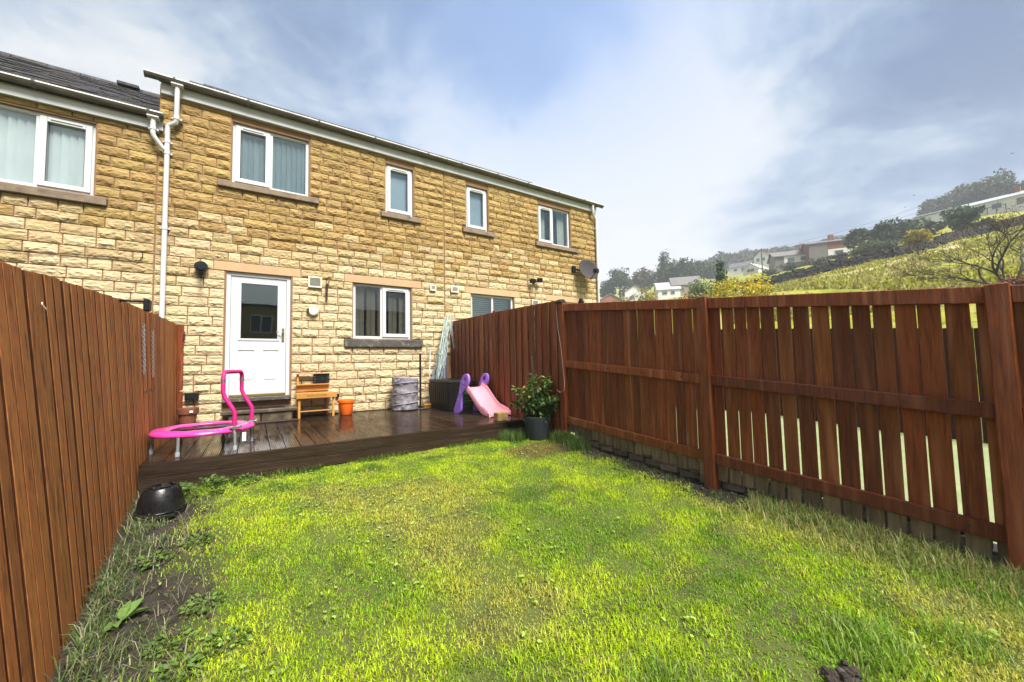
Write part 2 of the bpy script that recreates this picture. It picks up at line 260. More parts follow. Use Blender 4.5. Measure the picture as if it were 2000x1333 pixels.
# ------------------------------------------------------------------ mesh helpers
class MB:
    def __init__(s): s.v = []; s.f = []
    def add(s, vs, fs):
        b = len(s.v); s.v += [tuple(map(float, p)) for p in vs]; s.f += [tuple(i+b for i in q) for q in fs]; return s
    def box(s, x0, x1, y0, y1, z0, z1):
        x0, x1 = sorted((x0, x1)); y0, y1 = sorted((y0, y1)); z0, z1 = sorted((z0, z1))
        return s.hexa([(x0,y0,z0),(x1,y0,z0),(x1,y1,z0),(x0,y1,z0),(x0,y0,z1),(x1,y0,z1),(x1,y1,z1),(x0,y1,z1)])
    def hexa(s, p):                              # 4 bottom corners then 4 top corners
        return s.add(p, [(3,2,1,0),(4,5,6,7),(0,1,5,4),(1,2,6,5),(2,3,7,6),(3,0,4,7)])
    def bar(s, a, b, w, t, up=(0, 0, 1)):        # rectangular bar from a to b, w across, t along 'up'
        a, b = Vector(a), Vector(b); d = (b-a).normalized(); up = Vector(up); sd = d.cross(up)
        if sd.length < 1e-4: sd = d.cross(Vector((1, 0, 0)))
        sd.normalize(); u = sd.cross(d).normalized(); sd *= w/2; u *= t/2
        return s.hexa([a-sd-u, a+sd-u, b+sd-u, b-sd-u, a-sd+u, a+sd+u, b+sd+u, b-sd+u])
    def tube(s, pts, r, n=8, cap=True):
        pts = [Vector(p) for p in pts]; rs = r if isinstance(r, (list, tuple)) else [r]*len(pts)
        prev = None; rings = []
        for i, p in enumerate(pts):
            d = (pts[min(i+1, len(pts)-1)]-pts[max(i-1, 0)]).normalized()
            if prev is None: x = d.orthogonal().normalized()
            else:
                x = prev-d*prev.dot(d); x = x.normalized() if x.length > 1e-6 else d.orthogonal().normalized()
            prev = x; y = d.cross(x)
            rings.append([p+(x*math.cos(2*math.pi*k/n)+y*math.sin(2*math.pi*k/n))*rs[i] for k in range(n)])
        vs = [q for rg in rings for q in rg]; fs = []
        for i in range(len(pts)-1):
            for k in range(n): fs.append((i*n+k, i*n+(k+1) % n, (i+1)*n+(k+1) % n, (i+1)*n+k))
        if cap: fs.append(tuple(range(n-1, -1, -1))); fs.append(tuple((len(pts)-1)*n+k for k in range(n)))
        return s.add(vs, fs)
    def lathe(s, prof, c=(0, 0, 0), n=20, sx=1.0, sy=1.0):
        vs = [(c[0]+r*sx*math.cos(2*math.pi*k/n), c[1]+r*sy*math.sin(2*math.pi*k/n), c[2]+z) for r, z in prof for k in range(n)]
        fs = [(i*n+k, i*n+(k+1) % n, (i+1)*n+(k+1) % n, (i+1)*n+k) for i in range(len(prof)-1) for k in range(n)]
        if prof[0][0] > 1e-5: fs.append(tuple(range(n-1, -1, -1)))
        if prof[-1][0] > 1e-5: fs.append(tuple((len(prof)-1)*n+k for k in range(n)))
        return s.add(vs, fs)
    def prism(s, poly, a, axis='x'):             # poly of (p,q) pairs extruded over a=(a0,a1)
        n = len(poly)
        def mk(t, p, q): return {'x': (t, p, q), 'y': (p, t, q), 'z': (p, q, t)}[axis]
        vs = [mk(a[0], p, q) for p, q in poly]+[mk(a[1], p, q) for p, q in poly]
        fs = [tuple(range(n)), tuple(range(2*n-1, n-1, -1))]+[(k, k+n, (k+1) % n+n, (k+1) % n) for k in range(n)]
        return s.add(vs, fs)
    def sphere(s, c, r, n=10, m=7):
        rx, ry, rz = r if isinstance(r, (tuple, list)) else (r, r, r)
        prof = [(math.sin(math.pi*i/m), -math.cos(math.pi*i/m)) for i in range(m+1)]; prof[0] = (1e-4, -1); prof[-1] = (1e-4, 1)
        vs = [(c[0]+p*rx*math.cos(2*math.pi*k/n), c[1]+p*ry*math.sin(2*math.pi*k/n), c[2]+q*rz) for p, q in prof for k in range(n)]
        return s.add(vs, [(i*n+k, i*n+(k+1) % n, (i+1)*n+(k+1) % n, (i+1)*n+k) for i in range(m) for k in range(n)])
    def xform(s, fn): s.v = [tuple(fn(*p)) for p in s.v]; return s
    def build(s, name, mat, parent=None, smooth=False, bevel=0.0, bseg=1):
        off = root_world(parent)
        me = bpy.data.meshes.new(name); me.from_pydata([(p[0]-off[0], p[1]-off[1], p[2]-off[2]) for p in s.v], [], s.f)
        bm = bmesh.new(); bm.from_mesh(me); bmesh.ops.recalc_face_normals(bm, faces=bm.faces)
        if bevel:
            ed = [e for e in bm.edges if e.is_manifold and e.calc_face_angle(0) > 0.6]
            bmesh.ops.bevel(bm, geom=ed, offset=bevel, segments=bseg, affect='EDGES', profile=0.6, clamp_overlap=True)
        bm.to_mesh(me); bm.free()
        if smooth: me.polygons.foreach_set('use_smooth', [True]*len(me.polygons))
        if smooth == 'auto': me.set_sharp_from_angle(angle=R_(38))
        return link(name, me, mat, parent)
def root_world(p):
    off = Vector((0, 0, 0))
    while p is not None: off += p.location; p = p.parent
    return off
def link(name, me, mat, parent=None):
    if mat is not None and not me.materials: me.materials.append(mat)
    o = bpy.data.objects.new(name, me); COL.objects.link(o)
    if parent is not None: o.parent = parent
    return o
def tag(o, label=None, cat=None, group=None, kind=None):
    if label: o['label'] = label
    if cat: o['category'] = cat
    if group: o['group'] = group
    if kind: o['kind'] = kind
    return o
def thing(name, loc, label, cat, group=None):
    o = bpy.data.objects.new(name, None); COL.objects.link(o); o.location = loc; o.empty_display_size = 0.1
    return tag(o, label, cat, group)
def np_mesh(name, V, faces_flat, fsize, mat, parent=None, tint=None, smooth=False):
    """V (n,3); faces_flat int array; fsize vertices per face (int or array); tint per-vertex (n,3)"""
    off = np.array(root_world(parent)); V = np.asarray(V, np.float32)-off.astype(np.float32)
    me = bpy.data.meshes.new(name); faces_flat = np.asarray(faces_flat, np.int32).ravel()
    sizes = np.full(len(faces_flat)//fsize, fsize, np.int32) if isinstance(fsize, int) else np.asarray(fsize, np.int32)
    me.vertices.add(len(V)); me.vertices.foreach_set('co', V.ravel())
    me.loops.add(len(faces_flat)); me.loops.foreach_set('vertex_index', faces_flat)
    me.polygons.add(len(sizes)); st = np.concatenate([[0], np.cumsum(sizes)[:-1]]).astype(np.int32)
    me.polygons.foreach_set('loop_start', st); me.polygons.foreach_set('loop_total', sizes)
    if smooth: me.polygons.foreach_set('use_smooth', np.ones(len(sizes), bool))
    me.update(calc_edges=True); me.validate()
    if tint is not None:
        a = me.color_attributes.new('tint', 'FLOAT_COLOR', 'POINT')
        a.data.foreach_set('color', np.concatenate([np.asarray(tint, np.float32), np.ones((len(V), 1), np.float32)], 1).ravel())
    return link(name, me, mat, parent)
def copy_tree(o, parent=None):
    c = o.copy(); COL.objects.link(c)
    if parent is not None: c.parent = parent
    for ch in list(o.children): copy_tree(ch, c)
    return c
def fbm(x, y, z=0.0, o=4): return mnoise.fractal(Vector((x, y, z)), 1.0, 2.0, o)
def vnoise2(X, Y, seed=0):
    """value noise on numpy arrays, about -1..1"""
    xi = np.floor(X).astype(np.int64); yi = np.floor(Y).astype(np.int64); fx = X-xi; fy = Y-yi
    fx = fx*fx*(3-2*fx); fy = fy*fy*(3-2*fy)
    def h(a, b):
        n = (a*374761393+b*668265263+seed*1442695041) & 0xffffffff
        n = ((n ^ (n >> 13))*1274126177) & 0xffffffff
        return ((n ^ (n >> 16)) & 0xffff)/32767.5-1
    return (h(xi, yi)*(1-fx)+h(xi+1, yi)*fx)*(1-fy)+(h(xi, yi+1)*(1-fx)+h(xi+1, yi+1)*fx)*fy
def nfbm(X, Y, s=1.0, o=4, seed=0):
    t = 0; a = 1.0; n = 0
    for k in range(o): t = t+a*vnoise2(X*s*2**k+k*17.3, Y*s*2**k-k*9.1, seed+k); n += a; a *= 0.5
    return t/n

# ------------------------------------------------------------------ ground levels of the yard
def sstep(t): t = np.clip(t, 0, 1); return t*t*(3-2*t)
def fence_x(y):                                   # foot of the left fence
    return np.interp(-np.asarray(y, float), [0, 2.98, 5.3, 9.0], [-0.585, -0.475, -0.355, -0.17])
def yard_z(x, y):
    x = np.asarray(x, float); y = np.asarray(y, float)
    zl = np.interp(-y, [0, 3.0, 4.14, 5.3, 6.4, 9.5], [-0.24, -0.27, -0.40, -0.55, -0.62, -0.68])
    zr = np.interp(-y, [0, 3.0, 3.9, 5.8, 7.6, 9.5], [-0.22, -0.24, -0.19, -0.32, -0.38, -0.42])
    t = np.clip((x+0.45)/4.45, -0.3, 1.2)
    return zl+(zr-zl)*t

lawn_soil_m = pm('lawn_soil', (0.085, 0.105, 0.016), (0.040, 0.042, 0.012), 5, 0.9, 1.0, 35, contrast=1.2)
soil_m = pm('bare_soil', (0.040, 0.030, 0.021), (0.017, 0.012, 0.009), 9, 0.9, 1.6, 30, detail=8, dirt=(0.12, 0.10, 0.08), dscale=14, damt=0.5)
nlawn_m = pm('neighbour_lawn', (0.25, 0.28, 0.14), (0.17, 0.21, 0.08), 3, 0.9, 1, 40)

# yard ground: one fine sheet, soil along both fences
def soil_amount(x, y):
    fx = fence_x(y); w = np.interp(-y, [2.9, 3.3, 4.2, 5.2, 6.2, 8], [0.38, 0.60, 0.88, 0.92, 0.84, 0.6])
    n = nfbm(x, y, 2.3, 3, 5)*0.32
    left = sstep(1.0-((x-fx)/w+n-0.35)/0.65)
    wr = np.interp(-y, [3.0, 3.8, 4.4, 5.6, 6.4, 7.2, 9], [0.1, 0.35, 0.62, 0.62, 0.42, 0.22, 0.2])
    right = sstep(1.0-((4.02-x)/wr+n-0.3)/0.7)
    return np.maximum(left, right)
def bump_z(x, y):
    s = soil_amount(x, y)
    return nfbm(x, y, 1.1, 3, 2)*0.022+s*(nfbm(x, y, 6.0, 4, 9)*0.030-0.012)
def sheet(name, xs, ys, zf, mat):
    X, Y = np.meshgrid(xs, ys); Z = zf(X, Y); nx, ny = len(xs), len(ys)
    V = np.stack([X, Y, Z], -1).reshape(-1, 3); i = np.arange(nx*ny).reshape(ny, nx)
    Fq = np.stack([i[:-1, :-1], i[:-1, 1:], i[1:, 1:], i[1:, :-1]], -1).reshape(-1, 4)
    return np_mesh(name, V, Fq, 4, mat, smooth=True)
yard = sheet('lawn_ground', np.linspace(-0.9, 4.35, 150), np.linspace(-9.3, -2.6, 190), lambda x, y: yard_z(x, y)+bump_z(x, y), lawn_soil_m)
yard['kind'] = 'structure'
def soil_patch_material():
    # the soil shows as its own colour where the beds are
    nt = lawn_soil_m.node_tree; N = nt.nodes.new; L = nt.links.new; p = nt.nodes['Principled BSDF']
    me = yard.data; co = np.zeros(len(me.vertices)*3, np.float32); me.vertices.foreach_get('co', co); co = co.reshape(-1, 3)
    a = me.attributes.new('bed', 'FLOAT', 'POINT'); a.data.foreach_set('value', soil_amount(co[:, 0], co[:, 1]).astype(np.float32))
    at = N('ShaderNodeAttribute'); at.attribute_name = 'bed'
    tc = N('ShaderNodeTexCoord'); nz = N('ShaderNodeTexNoise'); nz.inputs['Scale'].default_value = 14; nz.inputs['Detail'].default_value = 8; L(tc.outputs['Object'], nz.inputs['Vector'])
    rp = N('ShaderNodeValToRGB'); L(nz.outputs['Fac'], rp.inputs[0]); rp.color_ramp.elements[0].position = 0.35; rp.color_ramp.elements[0].color = (0.008, 0.0055, 0.004, 1)
    rp.color_ramp.elements[1].position = 0.7; rp.color_ramp.elements[1].color = (0.036, 0.026, 0.018, 1)
    mx = N('ShaderNodeMix'); mx.data_type = 'RGBA'; old = p.inputs['Base Color'].links[0].from_socket
    L(at.outputs['Fac'], mx.inputs[0]); L(old, mx.inputs[6]); L(rp.outputs[0], mx.inputs[7]); L(mx.outputs[2], p.inputs['Base Color'])
soil_patch_material()
nb = sheet('neighbour_garden_ground', np.linspace(4.36, 10.5, 20), np.linspace(-14, -0.02, 30), lambda x, y: yard_z(4.2+0*x, np.maximum(y, -9))-0.02+nfbm(x, y, 1.0, 2)*0.02, nlawn_m)
nb['kind'] = 'structure'
ng = MB(); ng.box(-6.2, -0.9, -14, -0.02, -0.95, -0.72); tag(ng.build('neighbour_yard_ground', soil_m), kind='structure')

# ------------------------------------------------------------------ stones
HC = 0.155; Z0 = 0.005; JT = 0.015
STONE_MESH = {}
def stone_geo(L, seed, nx=None, nz=5):
    nx = nx or max(5, int(L/0.034)); h = HC-JT; vs = []; fs = []
    rnd = random.Random(seed); ox, oz = rnd.uniform(0, 50), rnd.uniform(0, 50); ridge = rnd.uniform(0.25, 0.5); amp = rnd.uniform(0.010, 0.020)
    for j in range(nz+1):
        for i in range(nx+1):
            u, w = i/nx, j/nz; ex = min(u, 1-u)*L; ez = min(w, 1-w)*h
            x = (u-0.5)*L; z = (w-0.5)*h
            if 0 < i < nx: x += fbm(ox+i*3.1, oz+j*1.7)*0.010
            if 0 < j < nz: z += fbm(ox-j*2.3, oz+i*2.9)*0.012
            prof = min(1, ex/0.022+0.15)*min(1, ez/0.020+0.15)
            # pitched face: bellies out above a broken lower ledge
            led = math.exp(-((w-ridge-0.10*fbm(ox+u*L*7, 3.0))/0.22)**2)
            d = prof*(amp*(0.45+0.75*led)+0.013*fbm(ox+x*16, oz+z*34, 1.0, 3)+0.007*fbm(ox+x*60, oz+z*70, 4.0, 2))
            edge = (i in (0, nx) or j in (0, nz))
            y = -0.010-(0.003*rnd.random() if edge else max(0.0, d))
            vs.append((x, y, z))
    for j in range(nz):
        for i in range(nx):
            a = j*(nx+1)+i
            if rnd.random() < 0.5: fs += [(a, a+1, a+nx+2), (a, a+nx+2, a+nx+1)]
            else: fs += [(a, a+1, a+nx+1), (a+1, a+nx+2, a+nx+1)]
    # returns back to the wall
    per = [i for i in range(nx+1)]+[j*(nx+1)+nx for j in range(1, nz+1)]+[nz*(nx+1)+i for i in range(nx-1, -1, -1)]+[j*(nx+1) for j in range(nz-1, 0, -1)]
    b = len(vs)
    for k in per: vs.append((vs[k][0], 0.012, vs[k][2]))
    n = len(per)
    for k in range(n): fs.append((per[(k+1) % n], per[k], b+k, b+(k+1) % n))
    return vs, fs
CLASSES = (0.17, 0.23, 0.29, 0.35, 0.42, 0.52)
def stone_class(L): return min(CLASSES, key=lambda c: abs(c-L))
for c in CLASSES:
    for k in range(6):
        vs_, fs_ = stone_geo(c, int(c*1000)+k*77); STONE_MESH[c, k] = (vs_, fs_)
STONE_BM = {}
def stone_mesh(c, k, mat):
    key = (c, k, mat.name)
    if key not in STONE_BM:
        me = bpy.data.meshes.new('stone'); me.from_pydata(STONE_MESH[c, k][0], [], STONE_MESH[c, k][1]); me.materials.append(mat); STONE_BM[key] = me
    return STONE_BM[key]
STONE_MATS = (stone_m, stone_mid_m, stone_pale_m)
def stone_tone(z, rnd):      # cleaner stone low down, its paleness partly painted light; golden weathered stone above
    t = (3.9-z)/2.1+rnd.uniform(-0.22, 0.22); return 0 if t < 0.30 else (1 if t < 0.66 else 2)
def lay_stones(root, x0, x1, kmin, kmax, ztop, blocks, seed, limit=290):
    rnd = random.Random(seed); out = []
    for k in range(kmin, kmax):
        za, zb = Z0+k*HC, Z0+(k+1)*HC; h = HC
        if zb > ztop: zb = ztop; h = zb-za
        if h < 0.05: continue
        zc = (za+zb)/2
        iv = [(x0, x1)]
        for bx0, bx1, bz0, bz1 in blocks:
            if min(zb, bz1)-max(za, bz0) > 0.35*h:
                nv = []
                for a, b in iv:
                    if bx1 <= a or bx0 >= b: nv.append((a, b)); continue
                    if bx0-a > 0.03: nv.append((a, bx0))
                    if b-bx1 > 0.03: nv.append((bx1, b))
                iv = nv
        for a, b in iv:
            x = a; first = True
            while b-x > 0.02:
                r = rnd.random(); L = rnd.uniform(0.24, 0.37) if r < 0.72 else (rnd.uniform(0.17, 0.24) if r < 0.86 else rnd.uniform(0.40, 0.55))
                if first and k % 2: L *= 0.6
                first = False
                if b-x-L < 0.14: L = b-x if b-x < 0.5 else (b-x)/2
                out.append((x+L/2, zc, L-JT, h/HC, k)); x += L
    # rank by size in the picture
    def size(s):
        d = np.array([s[0], 0, s[1]])-CAM; return s[2]/float(d@CF)
    def shown(s):
        d = np.array([s[0], -0.02, s[1]])-CAM; w = d@CF; u = 1000+F_PX*(d@CR)/w; v = 666.5-F_PX*(d@CU)/w
        return w > 0.1 and -40 < u < 2040 and -20 < v < 1350
    vis = sorted([s for s in out if shown(s)], key=size, reverse=True); rest = [s for s in out if not shown(s)]
    off = root_world(root)
    for (x, z, L, hh, k) in vis[:limit]:
        c = stone_class(L); m = STONE_MATS[stone_tone(z, rnd)]
        o = bpy.data.objects.new('stone', stone_mesh(c, rnd.randrange(6), m)); COL.objects.link(o); o.parent = root
        o.location = Vector((x, -0.001, z))-off; o.scale = (L/c, rnd.uniform(0.85, 1.25), hh)
    V = []; Fc = []; mi = []
    for (x, z, L, hh, k) in vis[limit:]+rest:
        c = stone_class(L); vs_, fs_ = STONE_MESH[c, rnd.randrange(6)]; b = len(V); g = rnd.uniform(0.85, 1.25)
        pale = stone_tone(z, rnd)
        V += [(x+p[0]*L/c-off.x, p[1]*g-0.001-off.y, z+p[2]*hh-off.z) for p in vs_]; Fc += [tuple(i+b for i in f) for f in fs_]; mi += [pale]*len(fs_)
    if V:
        me = bpy.data.meshes.new('stonework'); me.from_pydata(V, [], Fc); [me.materials.append(q) for q in STONE_MATS]; me.polygons.foreach_set('material_index', mi)
        tag(link('stonework', me, None, root), kind='stuff')
def wall_with_holes(root, x0, x1, z0, z1, holes, y0=0.0, y1=0.24, name='wall', mat=None):
    xs = sorted(set([x0, x1]+[h[0] for h in holes]+[h[1] for h in holes])); zs = sorted(set([z0, z1]+[h[2] for h in holes]+[h[3] for h in holes]))
    mb = MB(); xs = [x for x in xs if x0 <= x <= x1]; zs = [z for z in zs if z0 <= z <= z1]
    for a, b in zip(xs[:-1], xs[1:]):
        run = None
        for c, d in zip(zs[:-1], zs[1:]):
            mid = ((a+b)/2, (c+d)/2)
            hole = any(h[0] < mid[0] < h[1] and h[2] < mid[1] < h[3] for h in holes)
            if not hole: run = (run[0], d) if run else (c, d)
            if (hole or d == zs[-1]) and run: mb.box(a, b, y0, y1, *run); run = None
    return mb.build(name, mat or mortar_m, root)

# ------------------------------------------------------------------ windows, doors
def window(root, x0, x1, z0, z1, split=None, sash=None, blind='pale', sill=None, lintel=None, sillmat=None, gm=None):
    fy0, fy1 = 0.045, 0.105; fw = 0.052
    w = MB(); w.box(x0, x0+fw, fy0, fy1, z0, z1); w.box(x1-fw, x1, fy0, fy1, z0, z1)
    w.box(x0+fw, x1-fw, fy0, fy1, z0, z0+fw); w.box(x0+fw, x1-fw, fy0, fy1, z1-fw, z1)
    panes = [(x0+fw, x1-fw)]
    if split:
        w.box(split-fw/2, split+fw/2, fy0, fy1, z0+fw, z1-fw); panes = [(x0+fw, split-fw/2), (split+fw/2, x1-fw)]
    win = w.build('window', upvc_m, root, bevel=0.004)
    for i, (a, b) in enumerate(panes):
        za, zb = z0+fw, z1-fw
        if sash is not None and i in sash:
            m = MB(); s = 0.058; e = 0.004; y0_ = fy0-0.022
            m.box(a-0.012, a+s, y0_, fy1-0.01, za-0.012, zb+0.012); m.box(b-s, b+0.012, y0_, fy1-0.01, za-0.012, zb+0.012)
            m.box(a+s, b-s, y0_, fy1-0.01, za-0.012, za+s); m.box(a+s, b-s, y0_, fy1-0.01, zb-s, zb+0.012)
            m.build('sash', upvc_m, win, bevel=0.005)
            g = MB(); g.box(a+s, b-s, y0_+0.012, y0_+0.014, za+s, za+s+0.006); g.box(a+s, b-s, y0_+0.012, y0_+0.014, zb-s-0.006, zb-s)
            g.box(a+s, a+s+0.006, y0_+0.012, y0_+0.014, za+s, zb-s); g.box(b-s-0.006, b-s, y0_+0.012, y0_+0.014, za+s, zb-s); g.build('gasket', black_m, win)
            tv = MB(); tv.box(a+0.09, b-0.09, fy0-0.034, fy0-0.0225, zb-s+0.030, zb-s+0.052); tv.build('trickle_vent', upvc_m, win, bevel=0.003)
            a, b, za, zb = a+s, b-s, za+s, zb-s
        else:
            tv = MB(); tv.box(a+0.06, b-0.06, fy0-0.012, fy0-0.0005, zb+0.012, zb+0.034); tv.build('trickle_vent', upvc_m, win, bevel=0.003)
        p = MB(); p.box(a+0.001, b-0.001, 0.070, 0.074, za+0.001, zb-0.001); p.build('pane', gm or glass_m, win)
    # room behind: dark back, blinds or curtains
    rm = MB(); rm.box(x0-0.25, x1+0.25, 0.85, 0.90, z0-0.3, z1+0.25); rm.box(x0-0.3, x0-0.25, 0.25, 0.9, z0-0.3, z1+0.25); rm.box(x1+0.25, x1+0.3, 0.25, 0.9, z0-0.3, z1+0.25)
    rm.box(x0-0.25, x1+0.25, 0.25, 0.849, z1+0.25, z1+0.3); rm.box(x0-0.25, x1+0.25, 0.25, 0.849, z0-0.35, z0-0.3)
    rm.build('room_shell', dark_m, root)
    if blind in ('pale', 'dark', 'teal'):
        m = {'pale': blind_m, 'dark': blindd_m, 'teal': blindb_m}[blind]; x = x0+0.06; i = 0
        me = None; ang = R_(18)
        while x < x1-0.05:
            if blind == 'dark' and i % 3 == 2: x += 0.05; i += 1; continue
            b = MB(); c = x+0.042; dx = 0.047*math.cos(ang); dy = 0.047*math.sin(ang)
            b.add([(c-dx, 0.125-dy, z0+0.03), (c+dx, 0.125+dy, z0+0.03), (c+dx, 0.125+dy, z1-0.03), (c-dx, 0.125-dy, z1-0.03)], [(0, 1, 2, 3)]).build('blind_slat', m, win)
            x += 0.083; i += 1
        if blind != 'dark': b = MB(); b.box(x0+0.03, x1-0.03, 0.16, 0.165, z0+0.02, z1-0.02); b.build('blind_backing', m, win)
    elif blind == 'venetian':
        for i in range(int((z1-z0-0.08)/0.05)):
            z = z1-0.06-i*0.05; b = MB(); b.add([(x0+0.05, 0.15, z), (x1-0.05, 0.15, z), (x1-0.05, 0.185, z-0.035), (x0+0.05, 0.185, z-0.035)], [(0, 1, 2, 3)]); b.build('blind_slat', blind_m, win)
    elif blind == 'frosted':
        b = MB(); b.box(x0+0.03, x1-0.03, 0.12, 0.125, z0+0.02, z1-0.02); b.build('frosted_film', pm_frost, win)
    elif blind == 'curtain':
        for (a, b_) in ((x0+0.05, x0+0.38), (x1-0.30, x1-0.05)):
            n = 24; vs = []; fs = []
            for i in range(n+1):
                x = a+(b_-a)*i/n; y = 0.20+0.02*math.sin(i*1.9)
                vs += [(x, y, z0+0.02), (x, y, z1-0.02)]
            for i in range(n): fs.append((2*i, 2*i+2, 2*i+3, 2*i+1))
            MB().add(vs, fs).build('curtain', curtain_m, win, smooth=True)
    if sill:
        s = MB(); s.hexa([(sill[0], -0.075, sill[2]), (sill[1], -0.075, sill[2]), (sill[1], 0.044, sill[2]), (sill[0], 0.044, sill[2]),
                          (sill[0], -0.075, sill[3]-0.012), (sill[1], -0.075, sill[3]-0.012), (sill[1], 0.044, sill[3]), (sill[0], 0.044, sill[3])])
        s.build('sill', sillmat or sill_m, root, bevel=0.006)
    if lintel:
        s = MB(); s.box(lintel[0], lintel[1], -0.016, 0.18, lintel[2], lintel[3]); s.build('lintel', lintel_m, root, bevel=0.005)
    return win
pm_frost = pm('frosted_glass', (0.17, 0.22, 0.26), (0.14, 0.185, 0.22), 3, 0.5)

def eaves(root, x0, x1, zf, over0, over1, dx_clip=1.15, seed=1, zh=0.20):
    """fascia board, gutter with lip and clips; zf = bottom of the fascia"""
    m = MB(); m.box(x0, x1, -0.075, -0.055, zf, zf+zh); m.box(x0, x1, -0.055, 0.10, zf+0.004, zf+0.018); m.build('fascia', fascia_m, root, bevel=0.003)
    n = 9; R = 0.062; zc = zf+zh+0.012; yc = -0.075-R-0.004
    prof = [(yc-R*math.cos(math.pi*i/n), zc-R*1.0*math.sin(math.pi*i/n)) for i in range(n+1)]
    inner = [(yc-(R-0.004)*math.cos(math.pi*i/n), zc-(R-0.004)*math.sin(math.pi*i/n)) for i in range(n, -1, -1)]
    g = MB(); g.prism(prof+inner, (over0, over1), 'x'); g.build('gutter', gutter_m, root)
    l = MB(); l.box(over0, over1, yc-R-0.006, yc-R+0.004, zc-0.006, zc+0.012); l.build('gutter_lip', gutlip_m, root)
    x = over0+0.35; rnd = random.Random(seed)
    while x < over1:
        c = MB(); pr = [(yc-(R+0.008)*math.cos(math.pi*i/n), zc-(R+0.008)*math.sin(math.pi*i/n)) for i in range(n+1)]
        pi_ = [(yc-(R+0.001)*math.cos(math.pi*i/n), zc-(R+0.001)*math.sin(math.pi*i/n)) for i in range(n, -1, -1)]
        c.prism(pr+pi_, (x-0.018, x+0.018), 'x'); c.box(x-0.018, x+0.018, yc-R-0.011, yc-R-0.0065, zc-0.01, zc+0.016); c.build('gutter_clip', gutter_m, root); x += dx_clip*rnd.uniform(0.75, 1.1)
    for xe, s in ((over0, 1), (over1, -1)):
        c = MB(); c.prism([(yc-(R+0.006)*math.cos(math.pi*i/n), zc-(R+0.006)*math.sin(math.pi*i/n)) for i in range(n+1)], (xe-0.003*s, xe+0.012*s), 'x'); c.build('gutter_stop', gutter_m, root)
    return yc, zc
SLATE = {}
def slates(root, x0, x1, y0, z0, pitch, rows, seed, w=0.30, gauge=0.19, limit=290):
    """courses of slate from the eaves up"""
    rnd = random.Random(seed); off = root_world(root); ca, sa = math.cos(pitch), math.sin(pitch)
    if not SLATE:
        for k in range(5):
            m = MB(); t = 0.014+0.003*k; m.hexa([(-w/2+.004, 0, 0), (w/2-.004, 0, rnd.uniform(-.003, .003)), (w/2-.004, 0.34, 0), (-w/2+.004, 0.34, 0), (-w/2+.004, rnd.uniform(-.008, .008), t), (w/2-.004, rnd.uniform(-.008, .008), t+rnd.uniform(-.004, .004)), (w/2-.004, 0.34, t), (-w/2+.004, 0.34, t)])
            me = bpy.data.meshes.new('slate'); me.from_pydata(m.v, [], m.f); me.materials.append(slate_m); SLATE[k] = me
    n = 0
    for r in range(rows):
        x = x0+w/2-(w/2 if r % 2 else 0)
        while x < x1+w/2-0.02 and n < limit:
            if x-w/2 < x0-0.2 or x+w/2 > x1+0.2: x += w; continue
            o = bpy.data.objects.new('slate', SLATE[rnd.randrange(5)]); COL.objects.link(o); o.parent = root
            s = r*gauge; o.location = Vector((x, y0+s*ca, z0+s*sa+0.004))-off; o.rotation_euler = (pitch-0.045, rnd.uniform(-.01, .01), rnd.uniform(-.012, .012))
            x += w; n += 1
def house_body(root, x0, x1, zf, zeave, ridge_y, pitch, slate_rows, slate_x, seed):
    # side and back walls and roof planes
    rz = zeave+ridge_y*math.tan(pitch)
    for xa, xb in ((x0, x0+0.2), (x1-0.2, x1)):
        m = MB(); m.prism([(0.245, zf), (2*ridge_y, zf), (2*ridge_y, zeave), (ridge_y, rz-0.05), (0.245, zeave+0.245*math.tan(pitch)-0.05)], (xa+0.001, xb-0.001), 'x'); m.build('gable_wall', stone_m, root)
    m = MB(); m.box(x0+0.2, x1-0.2, 2*ridge_y-0.2, 2*ridge_y, zf, zeave); m.build('rear_wall', stone_m, root)
    t = 0.03; ca, sa, ta = math.cos(pitch), math.sin(pitch), math.tan(pitch); e = -0.11
    r = MB(); r.prism([(e, zeave+e*ta), (ridge_y, rz), (2*ridge_y-e, zeave+e*ta), (2*ridge_y-e, zeave+e*ta-t), (ridge_y, rz-t), (e, zeave+e*ta-t)], (x0+0.002, x1-0.002), 'x')
    roof = r.build('roof', slate_m, root)
    slates(roof, slate_x[0], slate_x[1], e-0.03, zeave+(e-0.03)*ta, pitch, slate_rows, seed)
    n = int((slate_x[1]-slate_x[0])/0.45)+1
    for i in range(n):
        x = slate_x[0]+i*0.45
        c = MB(); c.tube([(x, ridge_y, rz-0.03), (min(x+0.44, slate_x[1]), ridge_y, rz-0.028)], 0.08, 10); c.build('ridge_tile', slate_m, roof)
    return roof, rz
def downpipe(root, pts, r=0.034, collars=(), seed=0):
    m = MB(); m.tube(pts, r, 12); p = m.build('downpipe', upvc_m, root, smooth='auto')
    for c in collars:
        k = MB(); k.tube([(c[0], c[1], c[2]-0.03), (c[0], c[1], c[2]+0.03)], r+0.006, 12); k.box(c[0]-0.06, c[0]+0.06, c[1]+r, -0.0 if c[1] < -0.04 else c[1]+r+0.01, c[2]-0.012, c[2]+0.012); k.build('pipe_collar', upvc_m, p, smooth='auto')
    return p
